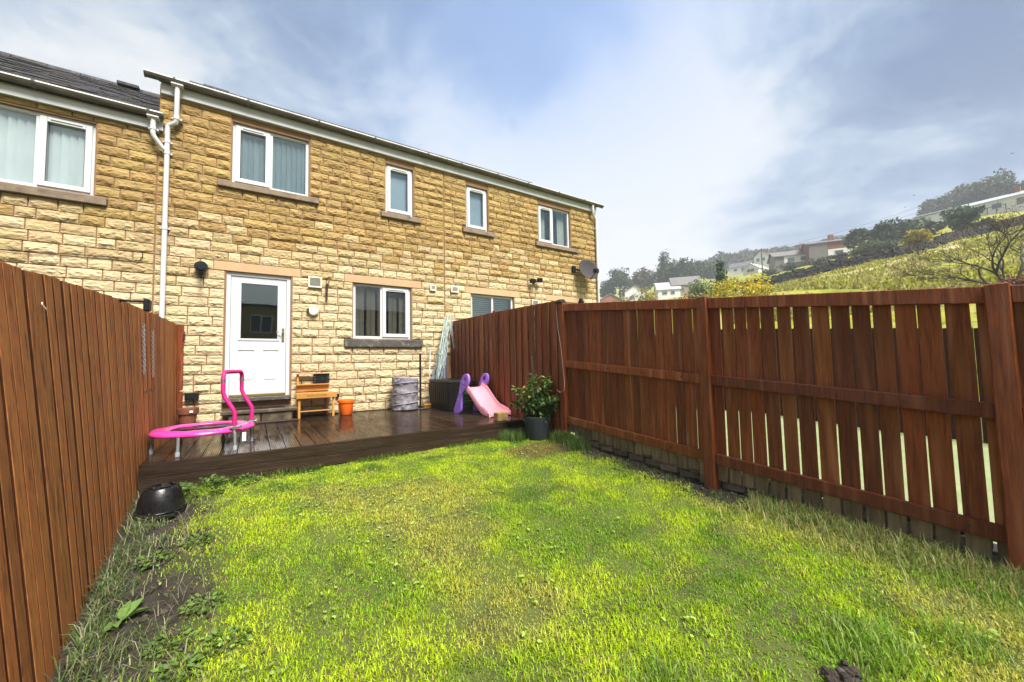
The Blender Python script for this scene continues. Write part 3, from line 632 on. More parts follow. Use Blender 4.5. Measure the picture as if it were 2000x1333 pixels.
def vent(root, x0, x1, z0, z1):
    m = MB(); t = 0.025; y0 = -0.065
    m.box(x0, x1, y0, -0.02, z0, z0+t); m.box(x0, x1, y0, -0.02, z1-t, z1); m.box(x0, x0+t, y0, -0.02, z0+t, z1-t); m.box(x1-t, x1, y0, -0.02, z0+t, z1-t); m.box(x0+t, x1-t, -0.03, -0.02, z0+t, z1-t)
    v = m.build('wall_vent', cream_m, root, bevel=0.003)
    n = 8
    for i in range(n):
        z = z0+t+(z1-z0-2*t)*(i+0.5)/n; s = MB(); h = (z1-z0-2*t)/n*0.45
        s.hexa([(x0+t, y0+0.004, z-h), (x1-t, y0+0.004, z-h), (x1-t, -0.031, z), (x0+t, -0.031, z), (x0+t, y0+0.004, z-h+0.004), (x1-t, y0+0.004, z-h+0.004), (x1-t, -0.031, z+0.004), (x0+t, -0.031, z+0.004)]); s.build('vent_slat', ventgrey_m, v)
PITCH_R = math.atan(0.65)

# ---- the house with the garden
HX0, HX1, HX2 = -0.89, 3.88, 8.65
H1 = thing('terraced_house', (1.5, 0, -0.3), 'sandstone terraced house with white back door above the wooden deck', 'house', 'houses of the stone terrace')
blk = [(-0.02, 0.95, 0.20, 2.485), (-0.168, 1.081, 2.47, 2.64), (0.03, 1.215, 3.97, 5.2), (-0.146, 1.363, 3.89, 4.03), (2.59, 3.20, 3.97, 5.2), (2.50, 3.345, 3.89, 4.03),
       (1.97, 3.14, 1.30, 2.485), (1.82, 3.355, 2.47, 2.64), (1.82, 3.355, 1.22, 1.40)]
holes1 = [(0.0, 0.93, 0.33, 2.485), (0.043, 1.2, 4.0, 5.065), (2.603, 3.183, 4.0, 5.04), (1.982, 3.124, 1.40, 2.485)]
wall_with_holes(H1, HX0, HX1, -0.5, 5.36, holes1)
lay_stones(H1, HX0, HX1-0.006, 0, 34, 5.20, [(HX0, -0.02, -1, -0.9)]+blk, 11)
window(H1, 0.043, 1.2, 4.0, 5.065, split=0.60, sash=(0,), blind='teal', sill=(-0.146, 1.363, 3.885, 3.995))
window(H1, 2.603, 3.183, 4.0, 5.04, sash=(0,), blind='frosted', sill=(2.50, 3.345, 3.885, 3.995))
window(H1, 1.982, 3.124, 1.40, 2.485, split=2.53, sash=(1,), blind='dark', gm=glassk_m, sill=(1.82, 3.355, 1.235, 1.395), lintel=(1.82, 3.345, 2.487, 2.636), sillmat=darksill_m)
m = MB(); m.box(-0.168, 1.081, -0.016, 0.18, 2.487, 2.636); m.build('lintel', lintel_m, H1, bevel=0.005)
EY, EZ = eaves(H1, HX0+0.02, HX1, 5.177, HX0-0.16, HX1+0.001, seed=3)
house_body(H1, HX0, HX1, -0.5, 5.42, 3.05, math.atan(0.615), 4, (HX0, HX1), 5)
# bits standing above the eaves: vent tiles
def vent_tile(root, x, y, z, w=0.30, h=0.12):
    m = MB(); m.hexa([(x-w/2, y, z), (x+w/2, y, z), (x+w/2, y+0.3, z+0.19), (x-w/2, y+0.3, z+0.19), (x-w/2, y, z+h), (x+w/2, y, z+h), (x+w/2, y+0.3, z+0.22), (x-w/2, y+0.3, z+0.22)]); m.build('vent_tile', slate_m, root, bevel=0.008)
vent_tile(H1, -0.22, 0.42, 5.70, 0.36, 0.12); vent_tile(H1, 2.0, 0.5, 5.72, 0.2, 0.09); vent_tile(H1, 2.75, 0.5, 5.72, 0.2, 0.09)
# door
def back_door(root, x0, x1, z0, z1):
    f = MB(); w = 0.062; y0, y1 = 0.03, 0.11
    f.box(x0, x0+w, y0, y1, z0, z1); f.box(x1-w, x1, y0, y1, z0, z1); f.box(x0+w, x1-w, y0, y1, z1-w, z1); fr = f.build('door_frame', upvc_m, root, bevel=0.004)
    t = MB(); t.box(x0+w, x1-w, 0.02, 0.12, z0+0.002, z0+0.045); t.build('threshold', brass_m, fr, bevel=0.004)
    a, b, c, d = x0+w+0.004, x1-w-0.004, z0+0.048, z1-w-0.004
    gx0, gx1, gz0, gz1 = a+0.135, b-0.125, c+0.93, d-0.105
    px = [(a+0.11, a+0.335), (b-0.335, b-0.11)]; pz = (c+0.22, c+0.74)
    holes = [(gx0, gx1, gz0, gz1)]+[(p[0], p[1], pz[0], pz[1]) for p in px]
    leaf = wall_with_holes(root, a, b, c, d, holes, 0.048, 0.095, 'door', upvc_m)
    for p in px:
        m = MB(); q = 0.022; m.box(p[0], p[1], 0.060, 0.090, pz[0], pz[1])
        m.hexa([(p[0]+q, 0.052, pz[0]+q), (p[1]-q, 0.052, pz[0]+q), (p[1]-q, 0.0599, pz[0]+q), (p[0]+q, 0.0599, pz[0]+q), (p[0]+q, 0.052, pz[1]-q), (p[1]-q, 0.052, pz[1]-q), (p[1]-q, 0.0599, pz[1]-q), (p[0]+q, 0.0599, pz[1]-q)])
        m.build('panel', upvc_m, leaf)
    g = MB(); q = 0.03
    for (u0, u1, w0, w1) in ((gx0-q, gx0+0.006, gz0-q, gz1+q), (gx1-0.006, gx1+q, gz0-q, gz1+q), (gx0+0.006, gx1-0.006, gz0-q, gz0+0.006), (gx0+0.006, gx1-0.006, gz1-0.006, gz1+q)): g.box(u0, u1, 0.038, 0.0475, w0, w1)
    g.build('glazing_bead', upvc_m, leaf, bevel=0.004)
    p = MB(); p.box(gx0+0.006, gx1-0.006, 0.064, 0.068, gz0+0.006, gz1-0.006); p.build('pane', glassd_m, leaf)
    p = MB(); p.box(gx0-0.02, gx1+0.02, 0.0955, 0.10, gz0-0.02, gz1+0.02); p.build('room_shell', dark_m, leaf)
    h = MB(); h.box(b-0.062, b-0.024, 0.036, 0.0475, c+0.885, c+1.125); hp = h.build('handle_plate', brass_m, leaf, bevel=0.006)
    h = MB(); h.tube([(b-0.043, 0.036, c+1.05), (b-0.043, 0.0, c+1.05), (b-0.06, -0.008, c+1.05), (b-0.15, -0.006, c+1.055)], 0.009, 8); h.build('handle', metal_m, leaf, smooth=True)
glassd_m = glass_mat('door_glass', 0.10, (0.5, 0.55, 0.55))
back_door(H1, 0.0, 0.93, 0.385, 2.484)
m = MB(); m.box(-0.02, 0.95, -0.10, 0.10, 0.322, 0.383); m.build('door_sill', darksill_m, H1, bevel=0.006)
# pipes on the joint between the two roofs
PX = -0.775
dp = downpipe(H1, [(-0.665, EY, EZ-0.06), (-0.665, EY, 4.77), (-0.675, EY+0.01, 4.72), (PX+0.02, -0.085, 4.685), (PX, -0.08, 4.64), (PX, -0.075, 4.3), (PX, -0.075, -0.02)],
              collars=((PX, -0.075, 4.42), (PX, -0.075, 3.05), (PX, -0.075, 4.24), (-0.665, EY, 4.80)))
m = MB(); m.box(-0.74, -0.59, EY-0.06, EY+0.06, EZ-0.085, EZ-0.058); m.build('gutter_outlet', upvc_m, H1, bevel=0.006)
vent(H1, 1.20, 1.425, 2.315, 2.515); vent(H1, 3.53, 3.665, 2.455, 2.585)
# boiler flue
m = MB(); c = onY(393, 522, -0.06); m.tube([(c[0], -0.01, c[2]), (c[0], -0.09, c[2])], 0.075, 20); m.tube([(c[0], -0.0905, c[2]), (c[0], -0.10, c[2])], 0.088, 20)
fl = m.build('flue', black_m, H1, smooth='auto'); m = MB(); m.tube([(c[0], -0.101, c[2]), (c[0], -0.125, c[2])], 0.052, 16); m.build('flue_end', black_m, fl, smooth='auto')
# outdoor double socket low on the wall
c = onY(375, 774, -0.05); m = MB(); m.box(c[0]-0.085, c[0]+0.085, -0.10, -0.03, c[2]-0.055, c[2]+0.055); s = m.build('outdoor_socket', black_m, H1, bevel=0.012, bseg=2)
for dx in (-0.045, 0.045): m = MB(); m.sphere((c[0]+dx, -0.075, c[2]-0.062), (0.026, 0.02, 0.014)); m.build('socket_cable_gland', grey_m, s, smooth=True)
# cream alarm / tap cover
c = onY(612, 608, -0.06); m = MB(); m.lathe([(0.085, 0.0), (0.088, 0.03), (0.07, 0.052), (0.02, 0.06)], (0, 0, 0), 24); m.xform(lambda x, y, z: (c[0]+x, -0.03-z, c[2]+y)); m.build('round_wall_cover', cream_m, H1, smooth='auto')
m = MB(); m.box(c[0]-0.105, c[0]-0.07, -0.085, -0.03, c[2]-0.03, c[2]+0.045); m.build('cover_bracket', grey_m, H1, bevel=0.005)
# hanging-basket bracket, small iron hook
c = onY(638, 570, -0.05); m = MB(); m.box(c[0]-0.018, c[0]+0.018, -0.06, -0.035, c[2]-0.16, c[2]+0.14); b_ = m.build('basket_bracket', iron_m, H1)
m = MB(); m.tube([(c[0], -0.06, c[2]+0.13), (c[0]+0.01, -0.22, c[2]+0.13), (c[0]+0.01, -0.25, c[2]+0.16)], 0.008, 6); m.tube([(c[0], -0.06, c[2]-0.1), (c[0]+0.005, -0.12, c[2]), (c[0]+0.01, -0.18, c[2]+0.12)], 0.006, 6); m.build('bracket_arm', iron_m, b_)
c = onY(360, 656, -0.05); m = MB(); m.tube([(c[0], -0.03, c[2]+0.05), (c[0], -0.07, c[2]+0.03), (c[0], -0.05, c[2]-0.07)], 0.012, 6); m.build('wall_hook', iron_m, H1)
# small meter box beside the kitchen
c = onY(659, 773, -0.05); m = MB(); m.box(c[0]-0.03, c[0]+0.03, -0.08, -0.03, c[2]-0.035, c[2]+0.035); m.build('wall_box', black_m, H1, bevel=0.005)

# ---- right neighbour
H2 = thing('terraced_house', (6.3, 0, -0.3), 'end terraced house of sandstone with a satellite dish at its corner', 'house', 'houses of the stone terrace')
blk2 = [(4.437, 5.03, 3.97, 5.2), (4.33, 5.18, 3.89, 4.03), (6.53, 7.66, 3.97, 5.2), (6.42, 7.90, 3.89, 4.03), (4.53, 5.73, 1.30, 2.485), (4.38, 5.90, 2.47, 2.64), (6.9, 7.95, 0.2, 2.485), (6.75, 8.08, 2.47, 2.64)]
wall_with_holes(H2, HX1, HX2, -0.5, 5.36, [(4.447, 5.02, 4.0, 5.03), (6.538, 7.645, 4.0, 5.03), (4.54, 5.716, 1.40, 2.485), (6.92, 7.93, 0.35, 2.485)])
lay_stones(H2, HX1+0.006, HX2, 7, 34, 5.20, blk2, 23)
window(H2, 4.447, 5.02, 4.0, 5.03, sash=(0,), blind='frosted', sill=(4.33, 5.17, 3.885, 3.995))
window(H2, 6.538, 7.645, 4.0, 5.03, split=7.05, sash=(0,), blind='curtain', sill=(6.42, 7.90, 3.885, 3.995))
window(H2, 4.54, 5.716, 1.40, 2.485, split=5.13, sash=None, blind='venetian', sill=(4.38, 5.88, 1.245, 1.395), lintel=(4.38, 5.90, 2.487, 2.636))
m = MB(); m.box(6.75, 8.08, -0.016, 0.18, 2.487, 2.636); m.build('lintel', lintel_m, H2, bevel=0.005)
m = MB(); m.box(6.92, 7.93, 0.03, 0.1, 0.35, 2.484); m.build('patio_door', upvc_m, H2)
EY2, EZ2 = eaves(H2, HX1+0.002, HX2-0.02, 5.177, HX1+0.015, HX2+0.16, seed=4)
house_body(H2, HX1, HX2, -0.5, 5.42, 3.05, math.atan(0.615), 4, (HX1, HX2), 6)
vent_tile(H2, 4.9, 0.5, 5.73, 0.35, 0.12)
downpipe(H2, [(8.42, EY2, EZ2-0.06), (8.42, EY2, 5.14), (8.45, EY2+0.02, 5.06), (8.58, -0.08, 4.98), (8.60, -0.075, 4.9), (8.60, -0.075, -0.3)], collars=((8.60, -0.075, 4.7), (8.60, -0.075, 3.2), (8.42, EY2, 5.2)))
vent(H2, 4.02, 4.20, 2.46, 2.60); vent(H2, 6.24, 6.45, 2.30, 2.46)

# ---- left neighbour, lower roof
H0 = thing('terraced_house', (-3.3, 0, -0.9), 'lower sandstone terraced house with bare slate roof behind the orange fence', 'house', 'houses of the stone terrace')
wall_with_holes(H0, -5.6, HX0-0.001, -0.9, 4.75, [(-2.74, -1.572, 3.40, 4.475), (-5.0, -3.9, 3.40, 4.475)])
lay_stones(H0, -5.6, HX0-0.006, 4, 30, 4.585, [(-2.75, -1.56, 3.36, 4.5), (-2.9, -1.42, 3.27, 3.41), (-5.0, -3.9, 3.36, 4.5)], 31)
window(H0, -2.74, -1.572, 3.40, 4.475, split=-2.14, sash=(1,), blind='pale', sill=(-2.9, -1.42, 3.262, 3.385))
EY0, EZ0 = eaves(H0, -5.6, HX0+0.06, 4.57, -5.6, HX0+0.07, seed=8)
roof0, rz0 = house_body(H0, -5.6, HX0-0.002, -0.9, 4.80, 3.05, PITCH_R, 20, (-3.9, HX0-0.002), 9)
for (ua, ub, v_) in ((229, 272, 176),):
    p_, q_ = onY(ua, v_-8, 2.9), onY(ub, v_+3, 2.9); m = MB(); m.box(p_[0], q_[0], 2.84, 3.10, rz0-0.05, p_[2]+0.10); m.build('vent_tile', slate_m, H0, bevel=0.01)
m = MB(); ca = math.cos(PITCH_R); sa = math.sin(PITCH_R)
for i in range(5):
    s = 0.16+i*0.15; y = -0.14+s*ca; z = 4.80-0.09+s*sa+0.05
    q = MB(); q.hexa([(-1.06+0.03*i, y, z), (-0.90, y, z), (-0.90, y+0.16*ca, z+0.16*sa), (-1.06+0.03*i, y+0.16*ca, z+0.16*sa), (-1.06+0.03*i, y, z+0.008), (-0.90, y, z+0.012), (-0.90, y+0.16*ca, z+0.16*sa+0.01), (-1.06+0.03*i, y+0.16*ca, z+0.16*sa+0.006)]); q.build('lead_soaker', lead_m, H0)
XO = -0.935
downpipe(H0, [(XO, EY0, EZ0-0.06), (XO, EY0, 4.47), (XO+0.01, EY0+0.005, 4.43), (PX-0.06, -0.09, 4.30), (PX, -0.078, 4.26)], r=0.033, collars=((XO, EY0, 4.55),))
m = MB(); m.box(XO-0.07, XO+0.07, EY0-0.06, EY0+0.06, EZ0-0.085, EZ0-0.058); m.build('gutter_outlet', upvc_m, H0, bevel=0.006)

# ------------------------------------------------------------------ deck
deck = thing('timber_deck', (1.7, -1.5, -0.25), 'dark wet grooved timber deck raised against the back of the house', 'deck')
def deck_board_mesh(L, w=0.136, t=0.027, ng=7):
    pts = []; gw = w/(ng*2+1)
    x = -w/2
    for k in range(ng):
        pts += [(x, 0), (x+gw, 0), (x+gw*1.15, -0.005), (x+gw*1.85, -0.005)]; x += 2*gw
    pts += [(x, 0), (w/2, 0), (w/2, -t), (-w/2, -t)]
    m = MB(); m.prism(pts, (-L/2, L/2), 'y'); me = bpy.data.meshes.new('deck_board'); me.from_pydata(m.v, [], m.f)
    bm = bmesh.new(); bm.from_mesh(me); bmesh.ops.recalc_face_normals(bm, faces=bm.faces); bm.to_mesh(me); bm.free(); me.materials.append(deck_m); return me
dbm = deck_board_mesh(2.945); off = root_world(deck); x = -0.385; i = 0
while x < 3.90:
    o = bpy.data.objects.new('deck_board', dbm); COL.objects.link(o); o.parent = deck
    o.location = Vector((x, -1.5025+random.uniform(-.002, .002), random.uniform(-0.0015, 0.001)))-off; o.rotation_euler = (0, random.uniform(-.004, .004), random.uniform(-.0006, .0006)); x += 0.1445; i += 1
m = MB(); m.hexa([(-0.46, -2.975, -0.027), (-0.459, -2.975, -0.027), (-0.459, -0.03, -0.027), (-0.565, -0.03, -0.027), (-0.46, -2.975, 0), (-0.459, -2.975, 0), (-0.459, -0.03, 0), (-0.565, -0.03, 0)]); m.build('deck_board', deck_m, deck)
def fascia_board(z0, z1, y, xa, xb):
    n = 7; pts = []; h = (z1-z0)/(2*n+1); z = z0
    for k in range(n): pts += [(y, z), (y, z+h), (y+0.004, z+h*1.2), (y+0.004, z+h*1.8)]; z += 2*h
    pts += [(y, z), (y, z1), (y+0.022, z1), (y+0.022, z0)]
    m = MB(); m.prism(pts, (xa, xb), 'x'); return m.build('fascia_board', deckf_m, deck)
fascia_board(-0.122, -0.004, -3.002, -0.468, 3.93); fascia_board(-0.248, -0.128, -2.998, -0.468, 3.92)
m = MB(); m.box(-0.46, 3.7, -2.975, -2.93, -0.24, -0.028); m.box(-0.46, 3.7, -1.6, -1.55, -0.24, -0.028); m.box(-0.5, 3.7, -0.08, -0.03, -0.24, -0.028); m.build('joist', deckf_m, deck)
# ------------------------------------------------------------------ doorstep
st = thing('doorstep', (0.45, -0.2, 0), 'wet stone doorstep under the white back door', 'step')
m = MB(); m.box(-0.02, 1.03, -0.40, -0.045, 0.145, 0.205); m.build('step_slab', step_m, st, bevel=0.01)
m = MB(); m.box(0.08, 0.50, -0.37, -0.045, 0.001, 0.144); m.build('step_support', step_m, st, bevel=0.008); m = MB(); m.box(0.515, 0.95, -0.37, -0.045, 0.001, 0.144); m.build('step_support', step_m, st, bevel=0.008)
m = MB(); m.box(0.15, 0.85, -0.37, -0.1, 0.2055, 0.216); m = m.build('door_mat', black_m, None, bevel=0.003); tag(m, 'thin black rubber mat lying on the doorstep', 'mat')
b = MB(); b.box(0.30, 1.02, -0.62, -0.46, 0.0025, 0.024); tag(b.build('loose_board', deckf_m, None, bevel=0.003), 'loose wet plank lying flat in front of the doorstep', 'plank')

# ------------------------------------------------------------------ left fence: overlapping boards, leaning out
def left_lean(y): return float(np.interp(-y, [0, 3.0, 5.2, 9.0], [0.018, 0.066, 0.105, 0.13]))
def left_top(y): return float(np.interp(-y, [0, 3.0, 5.2, 9.0], [1.585, 1.50, 1.365, 1.20]))
LF = thing('board_fence', (-0.45, -4, -0.4), 'tall orange stained close board fence leaning outwards beside the soil bed', 'fence')
def edge_shade(o):
    # board edges coloured dark to paint in the shade between boards
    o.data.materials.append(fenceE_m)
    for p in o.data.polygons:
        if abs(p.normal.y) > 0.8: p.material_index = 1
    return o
def left_board(y0, y1, dx, top_off, z_cut):
    """one upright board between y0 (far) and y1 (near)"""
    m = MB(); P = []
    for z_sel in (0, 1):
        ring = []
        for y in (y0, y1):
            zb = float(yard_z(float(fence_x(y)), y))-0.05; zt = left_top(y)+top_off
            z = zb if z_sel == 0 else zt
            fx = float(fence_x(y)); xx = fx-left_lean(y)*max(0, z-zb)+dx
            ring.append((xx, y, z)); 
        for y in (y1, y0):
            zb = float(yard_z(float(fence_x(y)), y))-0.05; zt = left_top(y)+top_off
            z = zb if z_sel == 0 else zt; fx = float(fence_x(y)); ring.append((fx-left_lean(y)*max(0, z-zb)+dx-0.016, y, z))
        P += ring
    m.hexa(P); return edge_shade(m.build('fence_board', fenceL_m, LF, bevel=0.0025))
y = -0.09; k = 0
rf = random.Random(5)
while y > -7.6:
    w = rf.uniform(0.078, 0.102); g = rf.uniform(0.016, 0.040)
    left_board(y, y-w, rf.uniform(-0.002, 0.002), rf.uniform(-0.008, 0.008), 0)
    left_board(y-w+0.012, y-w-g-0.012, -0.021, rf.uniform(-0.012, 0.004), 0); y -= w+g; k += 1
# rails and posts on the far side
for hz in (0.25, 0.85, 1.35):
    m = MB(); pts = []
    for ya, yb in ((-0.1, -3.0), (-3.0, -5.2), (-5.2, -7.6)):
        A = []
        for yy in (ya, yb): A.append((float(fence_x(yy))-left_lean(yy)*(hz+0.4)-0.065, yy, hz-0.05*-yy*0.6))
        m.bar(A[0], A[1], 0.035, 0.08)
    m.build('rail', fenceL_m, LF)
m = MB(); m.hexa([(-0.60, -0.085, -0.2), (-0.575, -0.085, -0.2), (-0.555, -0.012, -0.2), (-0.60, -0.012, -0.2), (-0.625, -0.085, 1.56), (-0.60, -0.085, 1.56), (-0.585, -0.012, 1.56), (-0.625, -0.012, 1.56)]); m.build('end_post', fenceR_m, LF, bevel=0.004)
# the return board that shows edge-on at the house wall
m = MB(); m.hexa([(-0.572, -0.045, -0.2), (-0.505, -0.040, -0.2), (-0.505, -0.018, -0.2), (-0.572, -0.018, -0.2), (-0.60, -0.045, 1.55), (-0.515, -0.040, 1.55), (-0.515, -0.018, 1.55), (-0.60, -0.018, 1.55)]); m.build('wall_batten', fenceR_m, LF, bevel=0.003)
def on_left_fence(u, v):
    # point on the leaning board face under a photo pixel
    d = ray(u, v); t = 1.0; lo, hi = 0.5, 9.0
    def side(t):
        p = CAM+d*t; yy = p[1]; zb = float(yard_z(float(fence_x(yy)), yy))-0.05
        return p[0]-(float(fence_x(yy))-left_lean(yy)*max(0, p[2]-zb))
    for _ in range(50):
        mid = (lo+hi)/2
        if side(mid) > 0: lo = mid
        else: hi = mid
    return CAM+d*lo

# ------------------------------------------------------------------ right fence, two builds
RX = 4.0
SP = thing('board_fence', (RX, -1.9, -0.1), 'dark red brown close board fence between the deck corner and the house', 'fence')
def side_top(y): return float(np.interp(-y, [0, 1.96, 3.24, 3.7], [1.80, 1.785, 1.755, 1.74]))
y = -0.05; k = 0
while y > -3.66:
    w = rf.uniform(0.082, 0.108); m = MB(); dx = 0.0 if k % 2 else 0.014
    y1 = max(y-w, -3.70); x0 = RX-0.022+dx; lean = rf.uniform(-.004, .004)
    m.hexa([(x0, y1, -0.34), (x0+0.016, y1, -0.34), (x0+0.016, y, -0.34), (x0, y, -0.34), (x0, y1+lean, side_top(y1)), (x0+0.016, y1+lean, side_top(y1)), (x0+0.016, y+lean, side_top(y)), (x0, y+lean, side_top(y))])
    edge_shade(m.build('fence_board', fenceR_m, SP, bevel=0.0025)); y -= w-0.004; k += 1
m = MB(); m.box(RX-0.012, RX+0.004, -3.7415, min(y+0.01, -3.60), -0.34, side_top(-3.7)); m.build('fence_board', fenceR_m, SP, bevel=0.0025)
for hz in (0.3, 0.95, 1.5):
    m = MB(); m.box(RX+0.012, RX+0.05, -3.70, -0.05, hz, hz+0.085); m.build('rail', fenceR_m, SP)
m = MB(); m.box(RX-0.034, RX-0.0235, -1.985, -1.90, -0.2, 1.81); m.build('cover_strip', fenceR_m, SP, bevel=0.003)
PF = thing('picket_fence', (RX, -5.8, -0.2), 'dark brown post and rail fence with gapped upright boards along the lawn', 'fence')
def zline(y, z0, z1, y0=-3.93, y1=-7.56): return z0+(z1-z0)*(y-y0)/(y1-y0)
def top_rail(y): return zline(y, 1.658, 1.255)
def post(y, ztop, w=0.095, name='post'):
    zb = float(yard_z(RX, y))-0.12
    m = MB(); m.box(RX-0.065, RX-0.065+w, y-w/2, y+w/2, zb, ztop); m.build(name, fenceR_m, PF, bevel=0.006)
POSTS = [-3.79, -5.83, -7.60, -9.4]
for p in POSTS: post(p, top_rail(p)+0.012)
segs = list(zip(POSTS[:-1], POSTS[1:]))
for (ya, yb) in segs:
    for (z0, z1, h) in ((1.658, 1.255, 0.10), (0.875, 0.569, 0.09), (0.117, -0.128, 0.092)):
        m = MB(); A, B = ya-0.0485, yb+0.0485
        m.hexa([(RX-0.040, B, zline(B, z0, z1)-h), (RX+0.0, B, zline(B, z0, z1)-h), (RX+0.0, A, zline(A, z0, z1)-h), (RX-0.040, A, zline(A, z0, z1)-h),
                (RX-0.040, B, zline(B, z0, z1)), (RX+0.0, B, zline(B, z0, z1)), (RX+0.0, A, zline(A, z0, z1)), (RX-0.040, A, zline(A, z0, z1))])
        r = m.build('rail', fenceR_m, PF, bevel=0.004)
        if z0 < 1.5:
            yy = A-0.18
            while yy > B+0.1:
                zz = zline(yy, z0, z1)-h/2; MB().tube([(RX-0.0405, yy, zz), (RX-0.045, yy, zz)], 0.011, 8).build('bolt', iron_m, r); yy -= rf.uniform(0.42, 0.6)
    nb_ = MB()
    A, B = ya-0.0, yb+0.0; y = A-0.03; k = 0
    while y-0.09 > B-0.02:
        w = rf.uniform(0.094, 0.112); g = rf.uniform(0.010, 0.022) if yb < -7 else rf.uniform(0.004, 0.011); y1 = y-w
        zt = zline((y+y1)/2, 1.658, 1.255)-0.035-rf.uniform(0, 0.01); zb = zline((y+y1)/2, 0.117, -0.128)-0.060; tl = rf.uniform(-0.006, 0.006)
        m = MB(); m.hexa([(RX+0.001, y1, zb), (RX+0.019, y1, zb), (RX+0.019, y, zb), (RX+0.001, y, zb), (RX+0.001, y1+tl, zt), (RX+0.019, y1+tl, zt), (RX+0.019, y+tl, zt), (RX+0.001, y+tl, zt)])
        bd = m.build('fence_board', fenceR_m, PF, bevel=0.0025)
        zg = float(yard_z(RX, y))-0.04; m = MB(); sh = rf.uniform(-0.02, 0.02)
        m.hexa([(RX+0.003, y1+.001, max(zg, zb-0.17+sh)), (RX+0.018, y1+.001, max(zg, zb-0.17+sh)), (RX+0.018, y-.001, max(zg, zb-0.17+sh)), (RX+0.003, y-.001, max(zg, zb-0.17+sh)), (RX+0.003, y1+.001, zb-0.001), (RX+0.018, y1+.001, zb-0.001), (RX+0.018, y-.001, zb-0.001), (RX+0.003, y-.001, zb-0.001)])
        m.build('raw_board_end', raw_m, bd, bevel=0.002)
        y = y1-g; k += 1
# low dry-laid brick edging behind the fence foot
EG = thing('edging_wall', (RX+0.08, -6, -0.4), 'low row of old grey brick edging under the picket fence', 'wall')
brick_m = pm('old_edging_brick', (0.20, 0.165, 0.115), (0.095, 0.078, 0.058), 8, 0.9, 0.8, 40, var=0.3, dirt=(0.04, 0.035, 0.025), dscale=5, damt=0.7)
bme = MB().box(-0.045, 0.045, -0.1, 0.1, -0.034, 0.034); me = bpy.data.meshes.new('brick'); me.from_pydata(bme.v, [], bme.f); bm = bmesh.new(); bm.from_mesh(me); bmesh.ops.recalc_face_normals(bm, faces=bm.faces); bmesh.ops.bevel(bm, geom=bm.edges[:], offset=0.007, segments=1, affect='EDGES'); bm.to_mesh(me); bm.free(); me.materials.append(brick_m); BRICK = me
off = root_world(EG)
for row in range(3):
    y = -3.95-(row % 2)*0.1
    while y > -8.6:
        o = bpy.data.objects.new('brick', BRICK); COL.objects.link(o); o.parent = EG
        zg = float(yard_z(RX+0.08, y)); o.location = Vector((RX+0.072+rf.uniform(-.008, .008), y-0.1, zg+0.01+row*0.073))-off; o.rotation_euler = (-0.05, rf.uniform(-.04, .04), rf.uniform(-.05, .05)); y -= rf.uniform(0.205, 0.225)
# neighbour's far boundary fence
NF = thing('board_fence', (8.8, -5, -0.4), 'far boundary fence of the neighbouring garden seen through the gaps', 'fence')
y = -0.5
while y > -12.5:
    m = MB(); m.box(8.78, 8.80, y-0.145, y, -0.5, 1.50-0.09*max(0, -y-3.5)*0.9); m.build('fence_board', fenceE_m, NF); y -= 0.15

# ------------------------------------------------------------------ things on the deck
# mini trampoline with handle
TC = (-0.05, -2.35); TZ = 0.215
T = thing('mini_trampoline', (TC[0], TC[1], 0), 'small pink mini trampoline with padded handlebar on the deck', 'trampoline')
n = 48; vs_ = []; fs_ = []
prof = [(0.295, 0.000), (0.305, 0.012), (0.37, 0.021), (0.44, 0.014), (0.463, -0.004), (0.468, -0.024), (0.455, -0.034), (0.40, -0.026), (0.305, -0.010)]
for i, (r, z) in enumerate(prof):
    for k in range(n):
        a = 2*math.pi*k/n; wob = 0.003*math.sin(a*11)+0.004*math.sin(a*5+1)
        vs_.append((TC[0]+(r+wob)*math.cos(a), TC[1]+(r+wob)*math.sin(a), TZ+z+0.003*math.sin(a*8+i)))
for i in range(len(prof)):
    j = (i+1) % len(prof)
    for k in range(n): fs_.append((i*n+k, i*n+(k+1) % n, j*n+(k+1) % n, j*n+k))
MB().add(vs_, fs_).build('pad', pink_m, T, smooth=True)
MB().lathe([(1e-4, -0.006), (0.2, -0.005), (0.338, 0.0)], (TC[0], TC[1], TZ-0.002), 40).build('jumping_mat', mat_m, T, smooth=True)
LEGS = [(-0.225, -2.785), (0.24, -2.76), (0.385, -2.29), (0.10, -1.93), (-0.30, -1.97), (-0.475, -2.43)]
for (x, y) in LEGS:
    m = MB(); m.tube([(x, y, 0.03), (x*0.985+TC[0]*0.015, y*0.985+TC[1]*0.015, TZ-0.03)], 0.014, 10); l = m.build('leg', gal_m, T, smooth='auto')
    m = MB(); m.lathe([(0.020, 0.0), (0.020, 0.03), (0.017, 0.045)], (x, y, 0.0015), 12); m.build('rubber_foot', rub_m, l, smooth='auto')
A, B = Vector((0.23, -2.74, 0.16)), Vector((0.385, -2.29, 0.16))
top = Vector((-0.105, 0.03, 0)); 
def hb(P): return [P+Vector((0, 0, 0.06)), P+Vector((0, 0, 0.24)), P+top*0.25+Vector((0, 0, 0.29)), P+top*0.80+Vector((0, 0, 0.39)), P+top*1.0+Vector((0, 0, 0.45)), P+top+Vector((0, 0, 0.62))]
a_, b_ = hb(A), hb(B); tip = Vector((0, 0, 0.035)); inn = (b_[-1]-a_[-1])*0.1
m = MB(); m.tube([a_[0]+Vector((0, 0, 0.035))]+a_[1:]+[a_[-1]+tip*0.8+inn*0.3, a_[-1]+tip*1.4+inn, b_[-1]+tip*1.4-inn, b_[-1]+tip*0.8-inn*0.3]+b_[:0:-1]+[b_[0]+Vector((0, 0, 0.035))], 0.021, 10); hd = m.build('handlebar', pinkf_m, T, smooth='auto')
